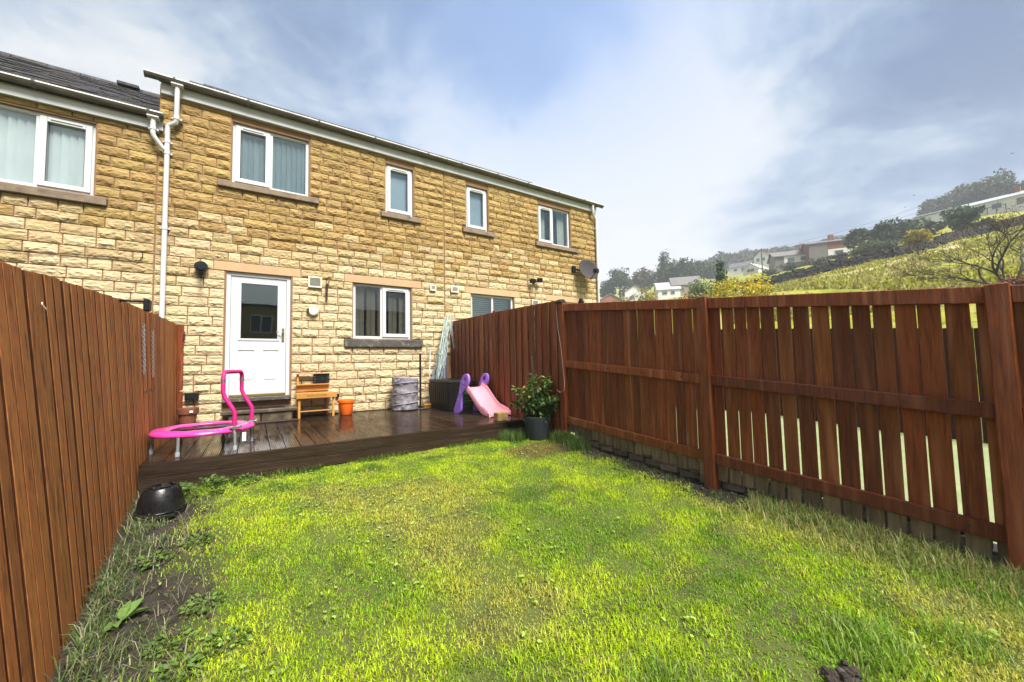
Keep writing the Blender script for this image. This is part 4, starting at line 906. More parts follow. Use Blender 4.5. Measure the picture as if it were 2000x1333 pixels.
for P in (a_, b_):
    m = MB(); m.tube([P[0]-Vector((0, 0, 0.08)), P[1]+Vector((0, 0, 0.01))], 0.013, 10); m.build('handle_tube', gal_m, hd, smooth='auto')
    m = MB(); q = P[-1]-Vector((0, 0, 0.06)); m.tube([q, q+Vector((0, 0, 0.035))], 0.0225, 10); m.build('handle_joint', metal_m, hd, smooth='auto')
    m = MB(); c = P[0]+Vector((0, 0, 0.015)); m.tube([c-Vector((0.04, 0.02, 0)), c+Vector((0.04, 0.02, 0))], 0.012, 8); m.tube([c+Vector((0.05, 0.025, -0.012)), c+Vector((0.05, 0.025, 0.02))], 0.016, 8); m.box(c.x-0.02, c.x+0.02, c.y-0.02, c.y+0.02, c.z-0.016, c.z+0.014); m.build('clamp', metal_m, hd, bevel=0.002)
m = MB(); m.box(0.30, 0.335, -2.70, -2.697, 0.075, 0.17); m.build('care_tag', white_m, T)

# toy kitchen
K = thing('play_kitchen', (1.3, -0.25, 0), 'small pine toy mud kitchen with black slats against the stone wall', 'toy kitchen')
kx0, kx1, kyf, kyb = 1.03, 1.60, -0.40, -0.09
for x, y, h in ((kx0, kyf, 0.40), (kx1-0.04, kyf, 0.40), (kx0, kyb, 0.74), (kx1-0.10, kyb, 0.74)):
    m = MB(); m.box(x, x+0.036, y, y+0.036, 0.0015, h); m.build('leg', pine_m, K, bevel=0.003)
m = MB(); m.box(kx0-0.03, kx1+0.03, kyf-0.035, kyf-0.001, 0.335, 0.425); ap = m.build('front_board', pine_m, K, bevel=0.003)
for j in range(3): m = MB(); m.box(kx0-0.01, kx1+0.01, kyf+0.01+j*0.105, kyf+0.108+j*0.105, 0.402, 0.42); m.build('top_slat', pine_m, K, bevel=0.003)
m = MB(); m.box(kx0-0.005, kx1-0.06, kyb-0.022, kyb-0.002, 0.44, 0.545); m.build('back_board', pine_m, K, bevel=0.003)
m = MB(); m.box(kx0-0.01, kx1-0.055, kyb-0.09, kyb-0.003, 0.548, 0.566); m.build('shelf', pine_m, K, bevel=0.003)
m = MB(); m.box(kx0-0.005, kx1-0.06, kyb-0.045, kyb+0.035, 0.742, 0.758); m.build('top_rail', pine_m, K, bevel=0.003)
for j in range(2):
    m = MB(); m.box(kx0+0.26, kx1-0.045, kyb-0.020, kyb-0.004, 0.585+j*0.092, 0.665+j*0.092); s = m.build('black_slat', black_m, K, bevel=0.003)
    for sx in (kx0+0.285, kx1-0.07):
        for sz in (0.605, 0.645): q = MB(); q.tube([(sx, kyb-0.0205, sz+j*0.092), (sx, kyb-0.025, sz+j*0.092)], 0.007, 8); q.build('screw', metal_m, s)
m = MB(); m.box(kx0+0.04, kx1-0.05, kyf+0.06, kyb-0.01, 0.10, 0.115); m.build('lower_shelf', pine_m, K, bevel=0.003)
tcu = bpy.data.curves.new('lettering', 'FONT'); tcu.body = 'MUD KITCHEN'; tcu.size = 0.046; tcu.extrude = 0.0008; tcu.align_x = 'CENTER'
tob = bpy.data.objects.new('tmp_text', tcu); COL.objects.link(tob); dg = bpy.context.evaluated_depsgraph_get(); tme = bpy.data.meshes.new_from_object(tob.evaluated_get(dg)); bpy.data.objects.remove(tob)
V = [(v.co.x+(kx0+kx1)/2, kyf-0.0362-v.co.z, v.co.y+0.365) for v in tme.vertices]; MB().add(V, [tuple(p.vertices) for p in tme.polygons]).build('lettering', letter_m, ap)

# orange bucket
O = thing('bucket', (1.80, -0.34, 0), 'bright orange plastic bucket beside the toy kitchen', 'bucket')
bx, by = 1.80, -0.33
m = MB(); m.lathe([(0.098, 0.002), (0.105, 0.01), (0.128, 0.215), (0.142, 0.218), (0.146, 0.262), (0.138, 0.27), (0.128, 0.262), (0.10, 0.02), (1e-4, 0.015)], (bx, by, 0), 32); m.build('tub', orange_m, O, smooth='auto')
m = MB(); m.tube([(bx+0.147*math.cos(a)*1.02, by+0.147*math.sin(a), 0.225-0.10*math.sin((a+0.6)/(1.2)*math.pi) if abs(a) < 0.6 else 0.225) for a in [(-0.6+1.2*i/10) for i in range(11)]], 0.004, 6); m.build('handle', metal_m, O, smooth=True)

# pop-up garden bag
G = thing('garden_bag', (2.88, -0.36, 0), 'crumpled grey pop up garden waste bag with spiral ribs', 'bag')
gx, gy, gr = 2.88, -0.36, 0.245
n = 56; rows = 22; vs_ = []; fs_ = []
for j in range(rows+1):
    t = j/rows; z = 0.02+t*0.60
    for k in range(n):
        a = 2*math.pi*k/n; w = 0.018*fbm(math.cos(a)*2.2, math.sin(a)*2.2, t*5.0)+0.014*fbm(math.cos(a)*6, math.sin(a)*6, t*11.0)
        rr = gr*(1+0.015*math.sin(t*19+a))+w; tilt = 0.03*math.cos(a+2.6)*t
        vs_.append((gx+rr*math.cos(a)-0.015*(1-t), gy+rr*math.sin(a), z+tilt+0.015*fbm(a*2, t*3)*t))
for j in range(rows):
    for k in range(n): fs_.append((j*n+k, j*n+(k+1) % n, (j+1)*n+(k+1) % n, (j+1)*n+k))
c = len(vs_); vs_.append((gx, gy, 0.55)); 
for k in range(n): fs_.append((rows*n+k, rows*n+(k+1) % n, c))
MB().add(vs_, fs_).build('fabric', bag_m, G, smooth=True)
pts = []
for i in range(120):
    t = i/119; a = t*3.0*2*math.pi+1.0; pts.append((gx+(gr+0.014)*math.cos(a), gy+(gr+0.014)*math.sin(a), 0.03+t*0.575+0.03*math.cos(a+2.6)*t))
MB().tube(pts, 0.009, 6).build('spiral_rib', bagr_m, G, smooth=True)
m = MB(); m.tube([(gx-0.21, gy-0.12, 0.60), (gx-0.24, gy-0.14, 0.565), (gx-0.22, gy-0.15, 0.55), (gx-0.17, gy-0.19, 0.60)], 0.010, 6); m.build('carry_loop', bagr_m, G, smooth=True)
sb = MB(); sb.box(2.80, 3.0, -0.52, -0.44, 0.0015, 0.07); 
tag(sb.build('paving_offcut', block_m, None, bevel=0.012), 'small stone offcut on the deck at the foot of the garden bag', 'stone')

# black pole with a foot
Q = thing('upright_pole', (3.13, -0.50, 0), 'thin black upright pole on a flat foot by the garden bag', 'pole')
m = MB(); m.box(3.115, 3.148, -0.515, -0.482, 0.02, 1.09); m.build('pole', black_m, Q, bevel=0.004)
m = MB(); m.box(3.05, 3.24, -0.56, -0.44, 0.0015, 0.019); m.build('foot', grey_m, Q, bevel=0.006)

# broom
BR = thing('broom', (3.36, -0.34, 0), 'yard broom with pale handle and yellow bristle head', 'broom')
m = MB(); m.box(3.24, 3.47, -0.42, -0.36, 0.055, 0.085); m.build('head', pine_m, BR, bevel=0.004)
m = MB()
for i in range(60):
    x = 3.245+random.random()*0.22; y = -0.415+random.random()*0.05; m.tube([(x, y, 0.056), (x+random.uniform(-.01, .01), y+random.uniform(-.012, .012), 0.003)], 0.003, 4)
m.build('bristles', yellow_m, BR)
m = MB(); m.tube([(3.355, -0.385, 0.085), (3.50, -0.10, 1.22)], 0.012, 8); m.build('handle', airer_m, BR, smooth=True)

# folded rotary clothes airer leaning in the corner
AR = thing('clothes_airer', (3.5, -0.28, 0), 'folded rotary clothes airer with hanging lines leaning in the corner', 'airer')
p0 = Vector((3.50, -0.27, 0.30)); p1 = Vector((3.90, -0.14, 1.93)); ax = (p1-p0).normalized(); sd = ax.cross(Vector((0, 1, 0))).normalized()
m = MB(); m.tube([Vector((3.43, -0.29, 0.002)), p1], 0.017, 8); m.build('pole', airer_m, AR, smooth=True)
m = MB(); m.tube([p0-ax*0.06, p0+ax*0.10], 0.034, 10); m.build('hub', green2_m if 'green2_m' in globals() else airer_m, AR, smooth='auto')
for i, (o1, o2) in enumerate((((-0.05, -0.03), (-0.06, -0.01)), ((0.03, -0.05), (0.07, -0.03)), ((-0.02, 0.05), (0.0, 0.05)), ((0.05, 0.02), (0.04, 0.03)))):
    a = p0+sd*o1[0]+Vector((0, o1[1], 0)); b = p1-ax*(0.08*i-0.03)+sd*o2[0]+Vector((0, o2[1], 0))
    m = MB(); m.tube([a, b], 0.010, 6); m.build('arm', airer_m, AR, smooth=True)
rl = random.Random(4)
for i in range(34):
    t0, t1 = rl.uniform(0.35, 1.0), rl.uniform(0.05, 0.8); a = p0.lerp(p1, t0)+sd*rl.uniform(-.08, .08)+Vector((0, rl.uniform(-.08, .03), 0)); b = p0.lerp(p1, t1)+sd*rl.uniform(-.12, .10)+Vector((0, rl.uniform(-.09, .02), 0))
    mid = (a+b)/2+Vector((rl.uniform(-.05, .05), -0.03, -rl.uniform(0.02, 0.26))); m = MB(); m.tube([a, a.lerp(mid, .6), mid, mid.lerp(b, .5), b], 0.0035, 4); m.build('line', line_m, AR)
for i in range(5):
    a = p1+Vector((0.01*i, -0.06, -0.02*i)); w = 0.10+0.025*i; h = 0.75+0.05*i; pts = []
    for k in range(17):
        u = k/16; pts.append(a+Vector((w*math.sin(u*math.pi)*0.9+0.02*i, -0.03*math.sin(u*math.pi), -h*math.sin(u*math.pi)**0.7*(0.75 if u > .5 else 1) if 0 < u < 1 else 0)))
    m = MB(); m.tube(pts, 0.004, 4); m.build('hanging_loop', line_m, AR)
CV = MB(); n = 26; rows = 14; vs_ = []; fs_ = []
for j in range(rows+1):
    t = j/rows
    for i in range(n+1):
        u = i/n; wd = 0.12+0.30*(1-t); x = 3.90-wd*(1-u)*1.0-0.01; z = 0.55+t*0.92; y = -0.10-0.03*math.sin(u*17+t*2)*(1-0.4*t)-0.10*(1-t)*(1-u)
        vs_.append((x, y, z))
for j in range(rows):
    for i in range(n): fs_.append((j*(n+1)+i, j*(n+1)+i+1, (j+1)*(n+1)+i+1, (j+1)*(n+1)+i))
tag(CV.add(vs_, fs_).build('parasol_cover', cover_m, None, smooth=True), 'blue grey folded fabric cover hanging behind the clothes airer', 'cover')

# storage box
SB = thing('storage_box', (3.65, -0.8, 0), 'black plastic garden storage box standing against the dark fence', 'storage box')
m = MB(); m.hexa([(3.40, -1.26, 0.002), (3.93, -1.26, 0.002), (3.93, -0.36, 0.002), (3.40, -0.36, 0.002), (3.375, -1.28, 0.52), (3.945, -1.28, 0.52), (3.945, -0.34, 0.52), (3.375, -0.34, 0.52)]); m.build('body', rattan_m, SB, bevel=0.012)
m = MB(); m.hexa([(3.36, -1.295, 0.521), (3.955, -1.295, 0.521), (3.955, -0.33, 0.521), (3.36, -0.33, 0.521), (3.375, -1.28, 0.575), (3.945, -1.28, 0.575), (3.945, -0.345, 0.575), (3.375, -0.345, 0.575)]); m.build('lid', rattan_m, SB, bevel=0.012)
for k in range(10):
    y = -1.22+k*0.093; m = MB(); m.hexa([(3.389, y, 0.03), (3.40, y, 0.03), (3.40, y+0.07, 0.03), (3.389, y+0.07, 0.03), (3.366, y, 0.50), (3.378, y, 0.50), (3.378, y+0.07, 0.50), (3.366, y+0.07, 0.50)]); m.build('rib', rattan_m, SB, bevel=0.004)

# toddler slide
S = thing('toddler_slide', (3.68, -1.5, 0), 'toddler slide with purple sides, green steps and pale pink chute', 'slide')
def outline_side():
    # (forward, z) outline of a purple side: foot at the back, loop handle at the top
    p = [(-0.03, 0.0), (0.06, -0.005), (0.115, 0.02), (0.12, 0.09), (0.085, 0.20), (0.065, 0.30), (0.075, 0.37), (0.135, 0.42), (0.175, 0.50), (0.182, 0.58), (0.15, 0.655), (0.09, 0.695), (0.02, 0.69), (-0.025, 0.64), (-0.045, 0.55), (-0.045, 0.46), (-0.035, 0.37), (-0.05, 0.27), (-0.075, 0.15), (-0.09, 0.06), (-0.07, 0.01)]
    return [(a+0.36*z, z) for a, z in p]
def smooth_loop(p, it=2):
    for _ in range(it):
        q = []
        for i in range(len(p)):
            a, b = p[i], p[(i+1) % len(p)]; q += [(0.75*a[0]+0.25*b[0], 0.75*a[1]+0.25*b[1]), (0.25*a[0]+0.75*b[0], 0.25*a[1]+0.75*b[1])]
        p = q
    return p
def plate_with_holes(poly, holes, a0, a1, fn, name, mat, parent):
    """flat plate with real through holes; fn maps (s, a, z) to world"""
    me = bmesh.new(); loops = []
    ed = []
    for lp in [poly]+holes:
        vs = [me.verts.new((p[0], p[1], 0)) for p in lp]
        for i in range(len(vs)): ed.append(me.edges.new((vs[i], vs[(i+1) % len(vs)])))
    r = bmesh.ops.triangle_fill(me, edges=ed, use_beauty=True)
    geom = me.faces[:]
    ex = bmesh.ops.extrude_face_region(me, geom=geom); bmesh.ops.translate(me, verts=[v for v in ex['geom'] if isinstance(v, bmesh.types.BMVert)], vec=(0, 0, 1))
    V = [fn(v.co.x, a0+(a1-a0)*v.co.z, v.co.y) for v in me.verts]; me.verts.index_update(); Fc = [tuple(v.index for v in f.verts) for f in me.faces]; me.free()
    return MB().add(V, Fc).build(name, mat, parent, bevel=0.006)
def ell(cx, cz, rx, rz, n=14, tilt=0.0): return [(cx+rx*math.cos(2*math.pi*i/n)*math.cos(tilt)-rz*math.sin(2*math.pi*i/n)*math.sin(tilt), cz+rx*math.cos(2*math.pi*i/n)*math.sin(tilt)+rz*math.sin(2*math.pi*i/n)*math.cos(tilt)) for i in range(n)]
SX0, SX1 = 3.455, 3.905
for x0 in (SX0, SX1-0.035):
    holes = [ell(cx_+0.36*cz_-0.04, cz_, rx_, rz_, tilt=tl_) for cx_, cz_, rx_, rz_, tl_ in ((0.11, 0.60, 0.055, 0.036, 0.9), (0.055, 0.50, 0.018, 0.03, 0), (0.15, 0.49, 0.022, 0.016, 0), (0.10, 0.42, 0.016, 0.014, 0), (0.055, 0.31, 0.014, 0.022, 0), (0.045, 0.2, 0.012, 0.02, 0))]
    sidep = plate_with_holes(smooth_loop(outline_side()), holes, x0, x0+0.042, lambda s, a, z: (a, -1.45-s, max(z, 0.0)+0.003), 'side_panel', purple_m, S)
    m = MB(); pr = smooth_loop([(0.0, 0.62), (0.04, 0.675), (0.12, 0.672), (0.17, 0.63), (0.195, 0.57), (0.18, 0.52)], 1)
    for (hy, hz) in ((0.09, 0.535), (0.03, 0.24), (0.045, 0.375)):
        q = MB(); xx = x0-0.004 if x0 < 3.6 else x0-0.004; q.tube([(xx, -1.41-hy-0.36*hz, hz), (xx+0.012, -1.41-hy-0.36*hz, hz)], 0.014, 10); q.build('bolt_cover', lilac_m, sidep, smooth='auto')
for z, y, w in ((0.17, -1.50, 0.06), (0.32, -1.57, 0.06)):
    m = MB(); m.box(SX0+0.043, SX1-0.036, y-0.07, y+0.05, z, z+0.035); m.build('step', green_m, S, bevel=0.01, bseg=2)
# chute: a curved channel with raised rims
ctr = [(-1.66, 0.455), (-1.72, 0.45), (-1.79, 0.41), (-1.87, 0.34), (-1.96, 0.25), (-2.05, 0.165), (-2.14, 0.10), (-2.23, 0.075), (-2.32, 0.065), (-2.38, 0.045)]
def cross(j):
    y, z = ctr[j]; W = 0.205+0.03*max(0, (j-5)/4); xm = (SX0+SX1)/2+0.01*j*0.3; d = 0.075 if j < 8 else 0.075-0.025*(j-7)
    return [(xm+s*W, y, z+h) for s, h in ((-1.0, -0.045), (-1.03, d*0.6), (-0.98, d), (-0.90, d), (-0.83, d*0.25), (-0.70, 0.0), (0.70, 0.0), (0.83, d*0.25), (0.90, d), (0.98, d), (1.03, d*0.6), (1.0, -0.045), (0.8, -0.03), (-0.8, -0.03))]
cs = [cross(j) for j in range(len(ctr))]; vs_ = [p for c_ in cs for p in c_]; k = len(cs[0]); fs_ = []
vs_ = [(p[0], p[1], max(p[2], 0.003)) for p in vs_]
for j in range(len(cs)-1):
    for i in range(k): fs_.append((j*k+i, j*k+(i+1) % k, (j+1)*k+(i+1) % k, (j+1)*k+i))
fs_ += [tuple(range(k-1, -1, -1)), tuple((len(cs)-1)*k+i for i in range(k))]
MB().add(vs_, fs_).build('chute', pinkp_m, S, smooth='auto')
S.location = (3.615, -1.58, 0); S.rotation_euler = (0, 0, R_(8))
# stone block wedged at the deck edge
bm_ = MB(); bm_.box(3.435, 3.615, -2.90, -2.77, 0.001, 0.125); o = bm_.build('stone_block', block_m, None, bevel=0.012, bseg=2); tag(o, 'rough yellow stone block on the deck at the foot of the slide', 'stone')
for v in o.data.vertices: v.co += Vector((fbm(v.co.x*30, v.co.y*30, v.co.z*30), fbm(v.co.y*30, v.co.z*30, 3), 0))*0.006

# terracotta pots in the corner
TP = thing('terracotta_pot', (-0.42, -0.26, 0), 'brown terracotta plant pot in the corner by the orange fence', 'pot')
m = MB(); m.lathe([(0.085, 0.002), (0.115, 0.20), (0.132, 0.202), (0.136, 0.285), (0.125, 0.287), (0.11, 0.2), (0.08, 0.03), (1e-4, 0.03)], (-0.42, -0.26, 0), 26); m.build('pot', terra_m, TP, smooth='auto')
m = MB(); m.box(-0.385, -0.345, -0.398, -0.394, 0.225, 0.255); m.build('price_label', white_m, TP)

# black upturned tub by the fence
tz = float(yard_z(-0.24, -3.5))+0.0
UT = thing('upturned_tub', (-0.235, -3.50, tz), 'black plastic tub upside down on the soil by the deck', 'tub')
m = MB(); m.lathe([(r_*0.84, z_*0.85) for r_, z_ in [(0.20, -0.02), (0.205, 0.012), (0.192, 0.022), (0.186, 0.05), (0.178, 0.12), (0.155, 0.20), (0.128, 0.245), (0.112, 0.25), (0.10, 0.243), (1e-4, 0.243)]], (-0.235, -3.50, tz), 34); ub = m.build('body', blackg_m, UT, smooth='auto')
m = MB(); pts = [(-0.235+0.165*math.cos(2*math.pi*i/30), -3.50+0.165*math.sin(2*math.pi*i/30), tz+0.030) for i in range(31)]; m.tube(pts, 0.007, 6, cap=False); m.build('rim_rib', blackg_m, UT, smooth=True)
for a in (0.6, 2.2, 3.9, 5.2):
    m = MB(); cx, cy = -0.235+0.075*math.cos(a), -3.50+0.075*math.sin(a); t = Vector((-math.sin(a), math.cos(a), 0)); m.bar(Vector((cx, cy, tz+0.219))-t*0.036, Vector((cx, cy, tz+0.219))+t*0.036, 0.02, 0.018); m.build('foot_rib', blackg_m, UT, bevel=0.004)

# ------------------------------------------------------------------ things on the fences and walls
# flood light on the left fence
c = on_left_fence(234, 587); FL = thing('fence_light', tuple(c), 'small black lamp on an arm on the orange fence', 'lamp')
e = Vector(c)+Vector((0.16, 0.02, 0.0)); m = MB(); m.tube([Vector(c)+Vector((0.0, 0, 0.0)), e], 0.010, 8); m.sphere(tuple(c), 0.018); m.build('arm', black_m, FL, smooth=True)
m = MB(); m.box(e.x-0.008, e.x+0.035, e.y-0.035, e.y+0.035, e.z-0.085, e.z+0.025); m.build('lamp_head', black_m, FL, bevel=0.008)
m = MB(); m.box(e.x+0.0352, e.x+0.039, e.y-0.028, e.y+0.028, e.z-0.075, e.z+0.015); m.build('lens', grey_m, FL)
# chains
def chain(u0, v0, v1, label, w):
    a = on_left_fence(u0, v0); b = on_left_fence(u0+1, v1); c = thing('hanging_chain', tuple(a), label, 'chain', 'chains hung on the orange fence')
    m = MB(); m.tube([Vector(a)+Vector((-0.005, 0, 0)), Vector(a)+Vector((0.03, 0, 0)), Vector(a)+Vector((0.034, 0, 0.02))], 0.004, 6); m.build('hook', iron_m, c)
    n = int((a[2]-b[2])/0.026); 
    for s in range(w):
        for i in range(n):
            t = (i+0.5)/n; p = Vector(a).lerp(Vector(b), t)+Vector((0.018, (s-(w-1)/2)*0.018+0.004*math.sin(i), 0)); ring = []
            for k in range(9):
                q = 2*math.pi*k/8; uu, zz = 0.009*math.cos(q), 0.018*math.sin(q)
                ring.append(p+(Vector((0.2*uu, uu, zz)) if i % 2 else Vector((uu, 0.2*uu, zz))))
            m = MB(); m.tube(ring, 0.0028, 5, cap=False); m.build('link', metal_m, c)
chain(276, 634, 732, 'thick doubled steel chain hanging from a hook on the orange fence', 2)
chain(294, 645, 737, 'thinner single steel chain beside the doubled one on the orange fence', 1)
for (u, v, lb) in ((281, 766, 'rusty screw hook on the orange fence below the doubled chain'), (291, 762, 'rusty screw hook on the orange fence below the single chain')):
    a = Vector(on_left_fence(u, v)); m = MB(); m.tube([a, a+Vector((0.04, 0, 0)), a+Vector((0.045, 0, 0.03))], 0.005, 6); m.tube([a+Vector((0.02, 0, -0.02)), a+Vector((0.02, 0, 0.02))], 0.005, 6); tag(m.build('screw_hook', iron_m), lb, 'hook', 'screw hooks below the chains')
a = Vector(on_left_fence(84, 605)); m = MB(); m.tube([a+Vector((0.004, 0.03, 0.0)), a+Vector((0.02, -0.01, -0.008)), a+Vector((0.02, -0.03, 0.0)), a+Vector((0.01, -0.045, 0.022)), a+Vector((0.004, -0.03, 0.035))], 0.0025, 5); tag(m.build('wire_hook', cream_m), 'bent white wire hook stuck in the orange fence', 'hook')
# lamp on the corner post and its cable
pz = top_rail(-3.79)+0.012
PL = thing('post_lamp', (RX-0.03, -3.76, pz), 'black solar lamp on the corner post of the dark fence', 'lamp')
m = MB(); m.hexa([(RX-0.10, -3.83, pz+0.002), (RX+0.03, -3.83, pz+0.002), (RX+0.03, -3.70, pz+0.002), (RX-0.10, -3.70, pz+0.002), (RX-0.07, -3.80, pz+0.05), (RX+0.01, -3.80, pz+0.06), (RX+0.01, -3.73, pz+0.06), (RX-0.07, -3.73, pz+0.05)]); m.build('housing', black_m, PL, bevel=0.006)
m = MB(); pts = [(RX-0.075, -3.72, pz-0.01), (RX-0.078, -3.74, pz-0.3), (RX-0.072, -3.80, pz-0.65), (RX-0.074, -3.835, pz-0.95), (RX-0.07, -3.85, pz-1.1)]; m.tube(pts, 0.0022, 5); m.tube([(RX-0.07, -3.85, pz-1.1), (RX-0.10, -3.87, pz-1.2), (RX-0.13, -3.82, pz-1.235), (RX-0.12, -3.75, pz-1.20)], 0.0022, 5); m.build('cable', wire_m, PL)
zt = top_rail(-4.1); DM = thing('fence_camera', (RX+0.02, -4.12, zt), 'small black dome unit peeping over the top rail of the dark fence', 'camera')
m = MB(); m.box(RX-0.01, RX+0.05, -4.15, -4.09, zt+0.002, zt+0.03); m.build('base', black_m, DM, bevel=0.005); m = MB(); m.sphere((RX+0.02, -4.12, zt+0.045), 0.028); m.build('dome', black_m, DM, smooth=True)
# satellite dish
c = onY(1150, 526, -0.30); SD = thing('satellite_dish', (c[0]-0.2, -0.02, c[2]), 'grey satellite dish on the corner of the end house', 'satellite dish')
nd = Vector((-0.22, -0.92, 0.30)).normalized(); ux = nd.cross(Vector((0, 0, 1))).normalized(); uz = ux.cross(nd); n = 28; vs_ = []; fs_ = []; cc = Vector(c)
for i in range(7):
    r = 0.30*i/6
    for k in range(n): q = 2*math.pi*k/n; vs_.append(cc+ux*(r*math.cos(q))+uz*(r*1.05*math.sin(q))-nd*(0.07*(1-(i/6)**2)))
for i in range(6):
    for k in range(n): fs_.append((i*n+k, i*n+(k+1) % n, (i+1)*n+(k+1) % n, (i+1)*n+k))
o = MB().add(vs_, fs_).build('reflector', grey_m, SD, smooth=True); md = o.modifiers.new('thick', 'SOLIDIFY'); md.thickness = 0.008
m = MB(); m.tube([cc-nd*0.07, cc-nd*0.16, Vector((c[0]-0.30, -0.05, c[2]+0.02)), Vector((c[0]-0.32, -0.01, c[2]+0.02))], 0.022, 8); m.box(c[0]-0.38, c[0]-0.26, -0.07, -0.03, c[2]-0.07, c[2]+0.1); m.build('mount', black_m, SD)
m = MB(); m.tube([cc-uz*0.30, cc-uz*0.26+nd*0.28], 0.012, 6); m.build('feed_arm', black_m, SD); m = MB(); q = cc-uz*0.24+nd*0.30; m.box(q.x-0.06, q.x+0.06, q.y-0.06, q.y+0.06, q.z-0.05, q.z+0.06); m.build('receiver', black_m, SD, bevel=0.01)
# twin security light
c = onY(1046, 549, -0.12); SL = thing('security_light', (c[0], -0.02, c[2]), 'black twin headed security light on the end house wall', 'lamp')
m = MB(); m.box(c[0]-0.04, c[0]+0.04, -0.11, -0.03, c[2]-0.03, c[2]+0.03); m.build('base', black_m, SL, bevel=0.006)
for s in (-1, 1): m = MB(); m.box(c[0]+s*0.11-0.065, c[0]+s*0.11+0.065, -0.20, -0.10, c[2]-0.05+0.02*s, c[2]+0.05+0.02*s); m.xform(lambda x, y, z, s=s: (x, y-0.15*(z-c[2]), z)); m.build('lamp_head', black_m, SL, bevel=0.012)
# thin cable on the left house wall
pts = [tuple(onY(u, v, -0.045)) for (u, v) in ((-60, 484), (40, 490), (140, 497), (230, 503), (262, 511), (274, 508), (279, 500), (278, 492))]
MB().tube(pts, 0.006, 5).build('wall_cable', black_m, H0)

# ------------------------------------------------------------------ the hillside
CTRL = []
def cp(u, v, d): p = at_dist(u, v, d); CTRL.append((p[0], p[1], p[2]))
for a in ((1500, 580, 30), (1620, 577, 29), (1750, 574, 28), (1880, 566, 27), (1985, 560, 27), (2150, 545, 30), (1400, 592, 34),
          (1515, 558, 54), (1617, 532, 56), (1745, 503, 58), (1809, 488, 62), (1872, 469, 68), (2000, 435, 82), (2150, 410, 85),
          (1560, 528, 75), (1640, 510, 80), (1590, 515, 105), (1660, 503, 100), (1760, 472, 95), (1850, 432, 140), (1950, 418, 128), (2100, 405, 130),
          (1330, 582, 115), (1240, 590, 120), (1190, 594, 125), (1420, 560, 95), (1490, 528, 185), (1450, 535, 195), (1470, 535, 150), (1280, 572, 165), (1200, 580, 170),
          (1450, 512, 330), (1330, 545, 340), (1200, 565, 340), (1640, 482, 300), (1800, 430, 280), (1950, 404, 240), (2100, 390, 240)): cp(*a)
for x in (-200, -100, -40, -10, 4, 11):
    for y in (-200, -60, -25, -8, 2, 40, 200):
        if x >= 4 and y > 30: continue
        if x >= 4 and y < -30: continue
        CTRL.append((x, y, -0.9 if x < 11 else -0.6))
CTRL += [(30, -120, 6), (120, -150, 25), (300, -150, 60), (20, 120, 1), (20, 300, 2), (60, 400, 20)]
CT = np.array(CTRL)
def _tps(r2): return 0.5*r2*np.log(np.maximum(r2, 1e-9))
def _fit():
    n = len(CT); S_ = CT[:, :2]/50.0; d2 = ((S_[:, None]-S_[None])**2).sum(-1); A = np.zeros((n+3, n+3))
    A[:n, :n] = _tps(d2)+np.eye(n)*1e-3; A[:n, n] = 1; A[:n, n+1:] = S_; A[n, :n] = 1; A[n+1:, :n] = S_.T
    return S_, np.linalg.solve(A, np.concatenate([CT[:, 2], [0, 0, 0]]))
TS, TW = _fit()
def terrain(x, y):
    x = np.asarray(x, float); y = np.asarray(y, float); sh = x.shape; P = np.stack([x.ravel(), y.ravel()], 1)/50.0; n = len(TS)
    z = np.full(len(P), TW[n])+P@TW[n+1:]
    for i in range(n): z += TW[i]*_tps(((P-TS[i])**2).sum(1))
    z = z.reshape(sh)
    near = sstep((x-9.5)/5.0); z = (-0.95)*(1-near)+np.maximum(z, -0.9)*near
    return z+near*sstep((x-14)/6)*(nfbm(x, y, 0.18, 4, 3)*0.35+nfbm(x, y, 0.9, 3, 8)*0.14)
xs = np.concatenate([np.linspace(-300, -20, 12)[:-1], np.linspace(-20, 9, 10)[:-1], np.linspace(9, 90, 200)[:-1], np.linspace(90, 460, 130)])
ys = np.concatenate([np.linspace(-300, -40, 20)[:-1], np.linspace(-40, 60, 190)[:-1], np.linspace(60, 460, 110)])
